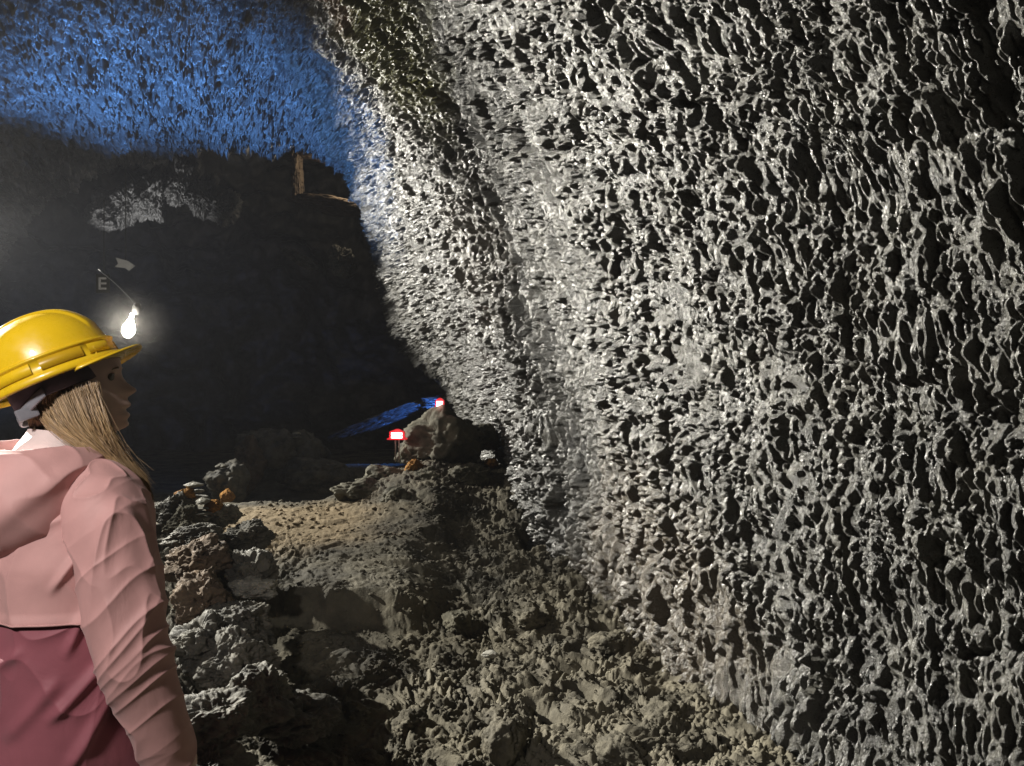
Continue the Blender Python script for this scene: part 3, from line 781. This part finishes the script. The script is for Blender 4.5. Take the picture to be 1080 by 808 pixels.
headP = HO + fx[..., None] * HF + rx[..., None] * HR + (Hc + 0 * fx)[..., None] * HU

def loft(rings, n=60, m=48, ex=1.0):
    """rings: (f, r, u, half depth, half width); elliptical loft in body axes"""
    A = np.array(rings, float); t = np.linspace(0, len(A) - 1, n); B = np.stack([catmull(A[:, k], t) for k in range(5)], -1)
    a = np.linspace(0, 2 * math.pi, m, endpoint=False)
    c_, s_ = np.cos(a), np.sin(a)
    c_ = np.sign(c_) * np.abs(c_) ** ex; s_ = np.sign(s_) * np.abs(s_) ** ex
    return body(B[:, 0:1] + B[:, 3:4] * c_, B[:, 1:2] + B[:, 4:5] * s_, B[:, 2:3] + 0 * c_)

parts = [(headP, True)]
neck = tube_pts([body(.0, 0, 1.33), body(.01, 0, 1.42), HO + HF * -.012 + HU * -.12, HO + HF * -.01 + HU * -.05], [.075, .057, .054, .055], 40, n=30)
parts.append((neck, True))
parts.append((loft([(0, 0, .84, .09, .155), (0, 0, .95, .10, .165), (0, 0, 1.06, .09, .13), (.01, 0, 1.2, .105, .15), (.0, 0, 1.32, .095, .165), (0, 0, 1.385, .07, .12), (0, 0, 1.42, .05, .06)]), True))
def limb(pts, rad): parts.append((tube_pts([body(*p) for p in pts], rad, 28, n=40), True))
ARM = [(0, .155, 1.345), (-.005, .235, 1.20), (-.01, .275, 1.07), (.035, .275, .95), (.09, .270, .83)]
limb(ARM, [.05, .045, .038, .036, .026])
ARML = [(f, -r, u) for f, r, u in ARM]
limb(ARML, [.05, .045, .038, .036, .026])
for s in (1, -1):
    limb([(0, s * .085, .90), (.01, s * .095, .70), (.01, s * .10, .48), (-.01, s * .10, .28), (-.02, s * .10, .09)], [.09, .078, .055, .052, .036])
    limb([(-.05, s * .10, .05), (.04, s * .11, .04), (.14, s * .12, .03)], [.035, .038, .028])
    # hand: palm and five fingers
    w = (.09, s * .27, .83)
    limb([w, (.105, s * .27, .79), (.115, s * .27, .75)], [.026, .032, .030])
    for q, (df, L_) in enumerate([(-.028, .060), (-.009, .075), (.010, .080), (.028, .072)]):
        b0 = (.113 + df, s * .27, .752); 
        limb([b0, (b0[0] + .006, s * .266, b0[2] - L_ * .45), (b0[0] + .006, s * .253, b0[2] - L_ * .8), (b0[0] + .004, s * .240, b0[2] - L_)], [.010, .0095, .0085, .007])
    limb([(.125, s * .265, .795), (.150, s * .255, .770), (.160, s * .247, .745)], [.013, .011, .009])

VV = []; FF = []; o_ = 0
for P, _ in parts:
    n_, m_ = P.shape[:2]
    V = P.reshape(-1, 3); Fq = grid_faces(n_, m_, True)
    # end caps as fans
    c0, c1_ = P[0].mean(0), P[-1].mean(0)
    V = np.concatenate([V, [c0, c1_]])
    k = np.arange(m_); k2 = (k + 1) % m_
    cap0 = np.stack([np.full(m_, n_ * m_), k2, k, k], -1); cap1 = np.stack([np.full(m_, n_ * m_ + 1), (n_ - 1) * m_ + k, (n_ - 1) * m_ + k2, (n_ - 1) * m_ + k2], -1)
    VV.append(V); FF.append(('q', Fq + o_)); FF.append(('t', cap0[:, :3] + o_)); FF.append(('t', cap1[:, :3] + o_)); o_ += len(V)
me = bpy.data.meshes.new('body_tmp')
me.from_pydata(np.concatenate(VV).tolist(), [], sum([f.tolist() for _, f in FF], []))
bm = bmesh.new(); bm.from_mesh(me)
bmesh.ops.recalc_face_normals(bm, faces=bm.faces[:]); bm.to_mesh(me); bm.free()
tmp = bpy.data.objects.new('body_tmp', me); col.objects.link(tmp)
md = tmp.modifiers.new('r', 'REMESH'); md.mode = 'VOXEL'; md.voxel_size = 0.0032
sm_ = tmp.modifiers.new('s', 'SMOOTH'); sm_.factor = 0.5; sm_.iterations = 2
dg = bpy.context.evaluated_depsgraph_get(); dg.update()
bme = bpy.data.meshes.new_from_object(tmp.evaluated_get(dg))
bpy.data.objects.remove(tmp)
bme.materials.clear()
link_mesh('body', bme, M['skin'], person)

# eyelids are part of the head surface; eyes sit just behind them
for s in (1, -1):
    bm = bmesh.new(); bmesh.ops.create_uvsphere(bm, u_segments=20, v_segments=12, radius=.0088)
    bmesh.ops.translate(bm, verts=bm.verts[:], vec=Vector(HO + HF * .0800 + HR * s * .030 + HU * .022))
    bm_obj('eye', bm, M['eye'], person, True)

for s in (1, -1):
    L_ = [HO + HF * (.0835 + .0035 * math.cos(q) ** 2 * 1.2) + HR * s * (.030 + .013 * math.sin(q)) + HU * (.0245 + .004 * math.cos(q)) for q in np.linspace(-1.3, 1.3, 7)]
    grid_obj('eyelashes', tube_pts(np.array(L_), [.0008, .0013, .0015, .0016, .0015, .0013, .0008], 8, n=20), M['eye'], person, close=True, caps=True)
    L_ = [HO + HF * (.0965 - .0075 * (q / 1.2) ** 2 - .004 * (q > .5)) + HR * s * (.031 + .018 * q) + HU * (.044 - .005 * q * q) for q in np.linspace(-1, 1.1, 7)]
    grid_obj('eyebrow', tube_pts(np.array(L_), [.0012, .002, .0022, .0022, .002, .0016, .0008], 8, n=20), M['hair'], person, close=True, caps=True)

# --- folds for cloth: noise in surface coordinates plus drawn creases
def crease_field(u, v, lines):
    """lines: (u0,v0,u1,v1,width,height)"""
    h = np.zeros_like(u)
    for (u0, v0, u1, v1, w_, hg) in lines:
        d = np.array([u1 - u0, v1 - v0]); L_ = np.hypot(*d); d = d / L_
        a = (u - u0) * d[0] + (v - v0) * d[1]; b_ = -(u - u0) * d[1] + (v - v0) * d[0]
        endf = sstep(-.02, .03, a) * sstep(L_ + .02, L_ - .03, a)
        h += hg * np.exp(-(b_ / w_) ** 2) * endf
    return h

# jacket torso
SEAM = 1.115
A = np.array([(0, .66, .165, .215), (0, .80, .160, .215), (0, .95, .148, .205), (-.005, 1.10, .142, .195), (-.008, 1.22, .138, .190), (-.006, 1.31, .122, .178), (0, 1.365, .102, .150), (.004, 1.40, .085, .118), (.006, 1.43, .075, .090), (.008, 1.455, .070, .076)])
def torso_grid(u0, u1, n, m=420, grow=0.0):
    ug = np.linspace(u0, u1, n)
    cf, dd, ww = [np.interp(ug, A[:, 1], A[:, k]) for k in (0, 2, 3)]
    kk = max(3, int(n * 0.03)) if n > 40 else 1
    cf, dd, ww = sm(cf, kk), sm(dd, kk) + grow, sm(ww, kk) + grow
    a = np.linspace(0, 2 * math.pi, m, endpoint=False)
    c_ = np.sign(np.cos(a)) * np.abs(np.cos(a)) ** .85; s_ = np.sign(np.sin(a)) * np.abs(np.sin(a)) ** .85
    P = body(cf[:, None] + dd[:, None] * c_, ww[:, None] * s_, ug[:, None] + 0 * c_)
    a2 = np.repeat(a[None], n, 0); U = np.repeat(ug[:, None], m, 1)
    N = body(c_, s_, 0) - ORI; N = N / np.linalg.norm(N, axis=-1, keepdims=True)
    Q = P - ORI
    W = Q + .05 * np.stack([noise(Q, 4, 1.), noise(Q, 4, 11.), noise(Q, 4, 22.)], -1)
    def fold(X_, sc, off, p=6): return (1 - np.clip(np.abs(noise(X_, sc, off)) * 1.1, 0, 1)) ** p
    h = .009 * noise(W, (5, 5, 2.2), 3.) + .010 * fold(W, (4, 4, 2.2), 30., 5) + .006 * fold(W + .3 * W[..., [2, 0, 1]], (6, 6, 5), 9., 6)
    # pull lines from the armpit across the back
    s = a2  # angle: 0 front, pi/2 right side, pi back
    arc = (s - math.pi / 2) * .19
    h = h + crease_field(arc, U, [(.02, 1.30, .13, 1.18, .010, .010), (.0, 1.22, .10, 1.05, .012, .010), (.05, 1.34, .20, 1.30, .010, .006),
                                   (.02, 1.02, .14, .92, .013, .012), (.0, .96, .10, .82, .014, .012), (.12, 1.0, .24, .88, .016, .008), (.20, 1.06, .30, 1.0, .012, .007)])
    return P + N * h[..., None], N
P, N = torso_grid(SEAM - .003, 1.455, 260, grow=.006)
fl = sstep(SEAM + .02, SEAM - .003, np.linspace(SEAM - .003, 1.455, 260))[:, None, None]
P = P + N * (.004 * fl)
grid_obj('jacket_yoke', P, M['pink'], person, close=True, flip=True)
P, N = torso_grid(.66, SEAM + .03, 330)
grid_obj('jacket_skirt', P, M['burgundy'], person, close=True, flip=True)

g = torso_grid(SEAM - .004, SEAM + .016, 3, grow=.0095)[0][0]
grid_obj('hem_piping', tube_pts(np.concatenate([g, g[:1]]), np.full(len(g) + 1, .0022), 8), M['pink'], person, close=True)

# sleeves
def sleeve(s):
    pts = [body(.0, s * .085, 1.395), body(.0, s * .135, 1.368), body(-.002, s * .180, 1.315), body(-.004, s * .215, 1.22), body(-.006, s * .25, 1.10), body(.015, s * .268, 1.00), body(.05, s * .274, .90), body(.09, s * .270, .79)]
    rad = [.045, .066, .080, .076, .070, .065, .058, .049]
    P = tube_pts(pts, rad, 260, n=420)
    c_ = P.mean(1, keepdims=True); N = P - c_; N /= np.linalg.norm(N, axis=-1, keepdims=True)
    Q = P - ORI
    W = Q + .04 * np.stack([noise(Q, 5, 1.), noise(Q, 5, 11.), noise(Q, 5, 22.)], -1)
    # diagonal folds running round the arm
    D = np.stack([Q[..., 0] * .6 - Q[..., 2] * .9, Q[..., 1] * .5 + Q[..., 2] * .3, Q[..., 2] * 1.2 - Q[..., 0]], -1) + (W - Q)
    t = np.linspace(0, 1, 420)[:, None]
    el = np.exp(-((t - .60) / .20) ** 2)
    def fold(X_, sc, off, p=6): return (1 - np.clip(np.abs(noise(X_, sc, off)) * 1.1, 0, 1)) ** p
    h = .008 * fold(D, (4.0, 4.0, 4.5), 4.) * (.25 + el) + .006 * fold(D, (7, 7, 9), 24., 5) * (.15 + el) + .007 * noise(W, (5, 5, 3), 8.)
    h = h + .013 * fold(W, (8, 8, 1.4), 17., 5) * sstep(.02, .2, t) * sstep(.7, .3, t) + .005 * fold(W, (13, 13, 5), 2., 6)
    h = h * sstep(-.02, .12, t)
    return grid_obj('sleeve', P + N * h[..., None], M['pink'], person, close=True, caps=False)
sleeve(1); sleeve(-1)
# cuffs
for s in (1, -1):
    P = tube_pts([body(.085, s * .27, .81), body(.095, s * .27, .79), body(.102, s * .27, .775)], [.045, .040, .040], 40, n=12)
    grid_obj('cuff', P, M['pink'], person, close=True)

# hood lying on the back: section swept round the neck
m_ = 300
psi = np.linspace(R(28), R(332), m_)                      # 0 front, 180 back
backness = np.exp(-((psi - math.pi) / R(68)) ** 2)
sidefade = sstep(R(25), R(70), psi) * sstep(R(335), R(290), psi)
def ring_pt(rho, h_, stretch=None):
    st = 1 + 0 * psi if stretch is None else stretch
    f = rho * np.cos(psi) * st; r = rho * np.sin(psi) * 1.02
    return body(f, r, h_)
# polyline of the section (rho, height) as functions of psi
sec = [
    (.068 + 0 * psi, 1.490 + .010 * backness),
    (.076 + .004 * backness, 1.470 - .004 * backness),
    (.088 + .010 * backness, 1.446 - .018 * backness),
    (.096 + .034 * backness, 1.436 - .040 * backness),
    (.104 + .062 * backness, 1.460 + .002 * backness),
    (.114 + .082 * backness, 1.455 - .004 * backness),
    (.124 + .094 * backness, 1.425 - .030 * backness),
    (.130 + .094 * backness, 1.395 - .065 * backness),
    (.128 + .078 * backness, 1.375 - .110 * backness),
    (.116 + .048 * backness, 1.365 - .150 * backness),
    (.095 + .020 * backness, 1.372 - .165 * backness),
    (.070 + .015 * backness, 1.378 - .160 * backness),
]
S = np.array([[a_ * (0.93 + 0 * psi), h_ + 0 * psi] for a_, h_ in sec])        # k,2,m
tt = np.linspace(0, len(sec) - 1, 200)
RH = np.empty((200, m_)); HH = np.empty((200, m_))
for j in range(m_):
    RH[:, j] = catmull(S[:, 0, j], tt); HH[:, j] = catmull(S[:, 1, j], tt)
Ph = body(RH * np.cos(psi)[None], RH * np.sin(psi)[None] * 1.05, HH)
Nn = normals(Ph)
Q = Ph - ORI; W = Q + .03 * np.stack([noise(Q, 6, 1.), noise(Q, 6, 11.), noise(Q, 6, 22.)], -1)
PS = np.repeat(psi[None], 200, 0)
h = .012 * noise(W, (6, 6, 7), 6.) + .012 * (1 - np.clip(np.abs(noise(W, (5, 5, 6), 3.)) * 1.1, 0, 1)) ** 5 + .005 * (1 - np.clip(np.abs(noise(W, (11, 11, 9), 13.)) * 1.1, 0, 1)) ** 6
# one drooping fold across the hood
vv_ = np.linspace(0, 1, 200)[:, None]
h = h + .010 * G(vv_ - .60 - .10 * np.cos((PS - math.pi) * 2), .04) * backness[None]
h = h * sstep(0, .12, vv_) * sstep(1.0, .9, vv_)
Ph = Ph + Nn * h[..., None] * np.sign((Nn * (Ph - Ph.mean((0, 1)))).sum(-1).mean())
ksp = 66
grid_obj('hood', Ph[ksp:], M['pink'], person)
grid_obj('hood_lining', Ph[:ksp + 1], M['lining'], person)

# trousers and boots, out of the picture but part of the person
VV = []
for s in (1, -1):
    P = tube_pts([body(0, s * .088, .93), body(.01, s * .098, .70), body(.01, s * .103, .48), body(-.01, s * .103, .28), body(-.02, s * .103, .10)], [.11, .098, .076, .07, .06], 40, n=60)
    Q = P - ORI; c_ = P.mean(1, keepdims=True); N = (P - c_) / np.linalg.norm(P - c_, axis=-1, keepdims=True)
    P = P + N * (.008 * ridged(Q, (8, 8, 6), 2, 3.))[..., None]
    grid_obj('trouser_leg', P, M['trousers'], person, close=True)
    P = tube_pts([body(-.085, s * .103, .055), body(-.05, s * .105, .06), body(.03, s * .112, .06), body(.12, s * .12, .045), body(.175, s * .123, .03)], [.012, .052, .056, .046, .014], 30, n=40)
    P[..., 2] = np.maximum(P[..., 2], 0.0)
    b_ = grid_obj('boot', P, M['boot'], person, close=True, caps=True)
    P = tube_pts([body(-.02, s * .103, .05), body(-.022, s * .103, .13), body(-.022, s * .103, .19)], [.058, .056, .056], 30, n=16)
    grid_obj('boot_shaft', P, M['boot'], person, close=True)

# hair: many strands swept from behind the ear, down and forward over the shoulder
rs = np.random.RandomState(3)
VV = []; FF = []; o_ = 0
SH = []
def strand(pts, r0, seg=4, n=22, shade=.5):
    global o_
    rad = r0 * np.interp(np.linspace(0, 1, len(pts)), [0, .1, .8, 1], [.8, 1, .9, .25])
    P = tube_pts(pts, rad, seg, n=n)
    VV.append(P.reshape(-1, 3)); FF.append(grid_faces(n, seg, True) + o_); o_ += n * seg; SH.append(np.full(n * seg, shade))
clumps = [(rs.uniform(), rs.normal(size=3) * .004, rs.uniform(-.02, .02)) for _ in range(80)]
for k in range(3000):
    cs, coff, wav = clumps[rs.randint(80)]
    s = np.clip(cs + rs.normal() * .035, -.05, 1.06)
    dep = rs.uniform()
    # root line under the helmet from nape (s=0) to temple (s=1)
    p0 = np.array(at(36 + 62 * s, 434 - 27 * s - 14 * s * (1 - s) + rs.normal() * 2.5, 1.735 + .018 * abs(s - .45) + .03 * dep * 1.0))
    p1 = np.array(at(54 + 58 * s, 452 - 6 * s, 1.728 + .035 * dep))
    p2 = np.array(at(86 + 34 * s, 473 - 8 * s, 1.735 + .035 * dep))
    p3 = np.array(at(116 + 16 * s, 489 - 3 * s, 1.755 + .03 * dep))
    ln = rs.uniform(.75, 1.25)
    p4 = np.array(at(142 + 7 * s * 1 + 6 * (ln - 1), 502 + 14 * (ln - 1), 1.785 + .025 * dep))
    p5 = p4 + np.array([.012, .01, -.05]) * ln
    j = rs.normal(size=(6, 3)) * .0016; j[0] *= .5
    pts = np.array([p0, p1, p2, p3, p4, p5]) + j + coff * np.linspace(.2, 1, 6)[:, None]
    pts[:, 0] += wav * .25 * np.sin(np.linspace(0, 5, 6) + cs * 9)
    strand(pts, rs.uniform(.0004, .0009), shade=np.clip(.25 + .6 * ((cs * 7.3) % 1) + rs.normal() * .18, 0, 1))
for k in range(260):
    s = rs.uniform(-.05, 1.08); ln = rs.uniform(.5, 1.3); w_ = rs.normal() * .012
    pts = np.array([at(36 + 62 * s, 430 - 26 * s, 1.735 + rs.uniform(0, .03)), at(56 + 56 * s, 453 - 6 * s, 1.72 + rs.uniform(0, .03)), at(88 + 33 * s, 474 - 8 * s, 1.725 + rs.uniform(0, .03)),
                    at(118 + 16 * s, 489 - 3 * s, 1.75 + rs.uniform(0, .03)), at(143 + 9 * s, 500 + 10 * ln, 1.78)])
    pts += np.outer(np.array([0, .6, 1, 1.1, 1.3]), rs.normal(size=3) * .006); pts[:, 0] += w_ * np.sin(np.linspace(0, 4.5, 5) + rs.uniform(0, 6)) * .5
    strand(pts, .00045, shade=rs.uniform(.4, 1))
# hair over the back of the skull and hidden side, under the helmet
for k in range(500):
    a = R(rs.uniform(95, 265)); 
    rr = lambda h_, g: (np.interp(h_, hs[::-1], hwid[::-1]) + g, -np.interp(h_, hs[::-1], bk[::-1]) + g)
    pts = []
    for h_ in (.06, .03, 0, -.03, -.07, -.11):
        w_, b_ = rr(h_, .004 + rs.uniform(0, .004))
        pts.append(HO + HF * (math.cos(a) * b_) + HR * (-math.sin(a) * w_) + HU * h_ + rs.normal(size=3) * .001)
    strand(np.array(pts), .0011, n=14, shade=rs.uniform(0, .6))
hme = raw_mesh('hair', np.concatenate(VV), np.concatenate(FF))
at_ = hme.attributes.new('shade', 'FLOAT', 'POINT'); at_.data.foreach_set('value', np.concatenate(SH).astype(np.float32))
hair = link_mesh('hair', hme, M['hair'], person)

# flyaway underlayer so that no skin shows through
P = headP[:, :, :].copy(); sel = None
hcap = HO + (fx * 1.03)[..., None] * HF + (rx * 1.04)[..., None] * HR + (Hc + 0 * fx)[..., None] * HU
k0 = np.where(H < .075)[0][0]; k1 = np.where(H < -.09)[0][0]
js = np.where((ang > R(82)) & (ang < R(278)))[0]
grid_obj('hair_underlayer', hcap[k0:k1][:, js], M['hair'], person)

# ------------------------------------------------------------------ hard hat
pit = R(24.5); hy = R(12)
KO = np.array(at(61, 401, 1.80))
KF = np.array([math.cos(hy) * math.cos(pit), math.sin(hy) * math.cos(pit), math.sin(pit)])
KR = np.array([math.sin(hy), -math.cos(hy), 0]); KU = np.cross(KR, KF)
def hat(f, r, u):
    f, r, u = np.broadcast_arrays(np.asarray(f, float), np.asarray(r, float), np.asarray(u, float))
    return KO + f[..., None] * KF + r[..., None] * KR + u[..., None] * KU
hard_hat = empty('hard_hat', KO, 'glossy yellow hard hat with a short peak worn tilted back on the blonde head', 'hard hat')
n_, m_ = 140, 360
a = np.linspace(0, 2 * math.pi, m_, endpoint=False)[None, :]
t = np.linspace(0, 1, n_)[:, None]                       # 0 rim .. 1 top
LA, LB, LH = .136, .112, .150
elev = t * math.pi / 2
rr_ = np.cos(elev) ** .78; uu_ = LH * np.sin(elev) ** 0.92
fx_ = LA * rr_ * np.cos(a) - .004 * t; rx_ = LB * rr_ * np.sin(a)
uu_ = uu_ + 0 * a
# raised central crest from front to back with soft shoulders
lift = .0045 * sstep(.034, .027, np.abs(rx_)) * sstep(.28, .40, t)
Pd = hat(fx_ + lift * np.cos(a) * rr_, rx_, uu_ + lift * np.sin(elev))
# slight outward step above the rail
dome = grid_obj('shell', Pd, M['helmet'], hard_hat, close=True)
md = dome.modifiers.new('thickness', 'SOLIDIFY'); md.thickness = .003; md.offset = 0
# rim band with rails
def band(name, prof, mat, a0=0, a1=2 * math.pi, m=360, peak=0.0):
    """prof: list of (outward offset, height)"""
    closed = abs(a1 - a0 - 2 * math.pi) < 1e-6
    a = np.linspace(a0, a1, m, endpoint=not closed)
    rows = []
    for off, u in prof:
        base = max(0.0, u) / LH; rr = np.cos(math.asin(min(1, base ** (1 / .92)))) ** .78
        rows.append(hat((LA * rr + off) * np.cos(a) + peak * np.clip(np.cos(a), 0, 1) ** 3 * (off > .006), (LB * rr + off) * np.sin(a), u))
    return grid_obj(name, np.array(rows), mat, hard_hat, close=closed)
band('rim', [(.000, .050), (.007, .049), (.0095, .0455), (.007, .042), (.0045, .041), (.0045, .013), (.009, .011), (.0125, .007), (.0135, .0), (.012, -.005), (.0, -.005), (-.003, .004)], M['helmet'])
# raised rectangular slots between the rails on both sides
for s in (1, -1):
    for (d0, d1) in ((18, 42), (48, 84), (92, 128), (136, 164)):
        band('slot_frame', [(.0045, .0385), (.0078, .0375), (.0078, .0165), (.0045, .0155)], M['helmet_dark' if d0 in (48,) else 'helmet'], R(s * d0), R(s * d1), 30)
# peak: curved brim plate
a = np.linspace(R(-62), R(62), 120); w_ = np.cos(a / R(62) * math.pi / 2) ** .55
rows = []
for q, ext, uo in ((0, 0, .004), (.3, .3, .005), (.6, .6, .004), (.9, .9, .001), (1, 1, -.001), (1, 1, -.0045), (.9, .9, -.004), (.6, .6, -.001), (.3, .3, .000), (0, 0, -.001)):
    e = .008 + .046 * w_ * ext
    rows.append(hat((LA + e) * np.cos(a), (LB + e * .8) * np.sin(a), uo + .006 * w_ * ext * (1 - np.abs(a) / R(62)) - .006 * np.abs(a)))
grid_obj('peak', np.array(rows), M['helmet'], hard_hat)
# small lug beside the peak
bm = bmesh.new()
rot = Matrix((KF, KR, KU)).transposed().to_3x3()
box(bm, Vector(hat(.105, .066, .012)), (.022, .010, .036), rot, .003)
bm_obj('lug', bm, M['helmet'], hard_hat, False)
# suspension: headband, nape strap with ratchet
P = []
aa_ = np.linspace(0, 2 * math.pi, 200, endpoint=False)
for u, g in ((.012, .0), (-.012, .0), (-.030, -.002), (-.032, -.006), (.010, -.006)):
    P.append(hat((LA - .034 + g) * np.cos(aa_) - .004, (LB - .026 + g) * np.sin(aa_), u))
grid_obj('headband', np.array(P), M['liner'], hard_hat, close=True)
aa_ = np.linspace(R(95), R(265), 120)
P = []
nb_ = np.sin((aa_ - R(95)) / R(170) * math.pi)
for g, du in ((0, .010), (.002, .006), (.002, -.008), (0, -.012), (-.004, -.010), (-.004, .008)):
    P.append(hat((LA - .030 + g) * np.cos(aa_), (LB - .022 + g) * np.sin(aa_), -.022 - .034 * nb_ + du))
grid_obj('nape_strap', np.array(P), M['grey_strap'], hard_hat)
bm = bmesh.new(); box(bm, Vector(hat(-.062, .078, -.050)), (.042, .012, .026), Matrix.Rotation(0, 3, 'Z') @ rot @ Matrix.Rotation(R(-32), 3, 'Z'), .004)
bm_obj('ratchet', bm, M['grey_strap'], hard_hat)

# ------------------------------------------------------------------ damp air
bm = bmesh.new(); box(bm, Vector((-4, 11, 4.2)), (40, 36, 12.5))
me = bpy.data.meshes.new('haze'); bm.to_mesh(me); bm.free()
hz = bpy.data.objects.new('haze', me); col.objects.link(hz); hz['kind'] = 'stuff'
hm = bpy.data.materials.new('damp_air'); hm.use_nodes = True; hm.node_tree.nodes.clear()
o = hm.node_tree.nodes.new('ShaderNodeOutputMaterial'); v = hm.node_tree.nodes.new('ShaderNodeVolumePrincipled')
v.inputs['Color'].default_value = (0.9, 0.92, 1.0, 1); v.inputs['Density'].default_value = 0.00055; v.inputs['Anisotropy'].default_value = 0.35
hm.node_tree.links.new(v.outputs[0], o.inputs['Volume'])
me.materials.append(hm)

bm = bmesh.new(); bmesh.ops.create_uvsphere(bm, u_segments=24, v_segments=16, radius=0.42)  # small denser volume added to give the work lamp its glow halo
me = bpy.data.meshes.new('halo'); bm.to_mesh(me); bm.free()
ms = bpy.data.objects.new('halo', me); col.objects.link(ms); ms.location = LAMP_A + Vector((0, 0, -.02))
tag(ms, 'added volumetric mist glowing round the work lamp', 'halo', kind='stuff')
mm = bpy.data.materials.new('lamp_halo'); mm.use_nodes = True; nt = mm.node_tree; nt.nodes.clear()
o = nt.nodes.new('ShaderNodeOutputMaterial'); v = nt.nodes.new('ShaderNodeVolumePrincipled')
tc = nt.nodes.new('ShaderNodeTexCoord'); ln = nt.nodes.new('ShaderNodeVectorMath'); ln.operation = 'LENGTH'
mr = nt.nodes.new('ShaderNodeMapRange'); mr.interpolation_type = 'SMOOTHSTEP'
mr.inputs['From Min'].default_value = 0.42; mr.inputs['From Max'].default_value = 0.05
mr.inputs['To Max'].default_value = 0.06
nt.links.new(tc.outputs['Object'], ln.inputs[0]); nt.links.new(ln.outputs['Value'], mr.inputs['Value'])
nt.links.new(mr.outputs['Result'], v.inputs['Density']); v.inputs['Color'].default_value = (.95, .93, .9, 1)
nt.links.new(v.outputs[0], o.inputs['Volume']); me.materials.append(mm)
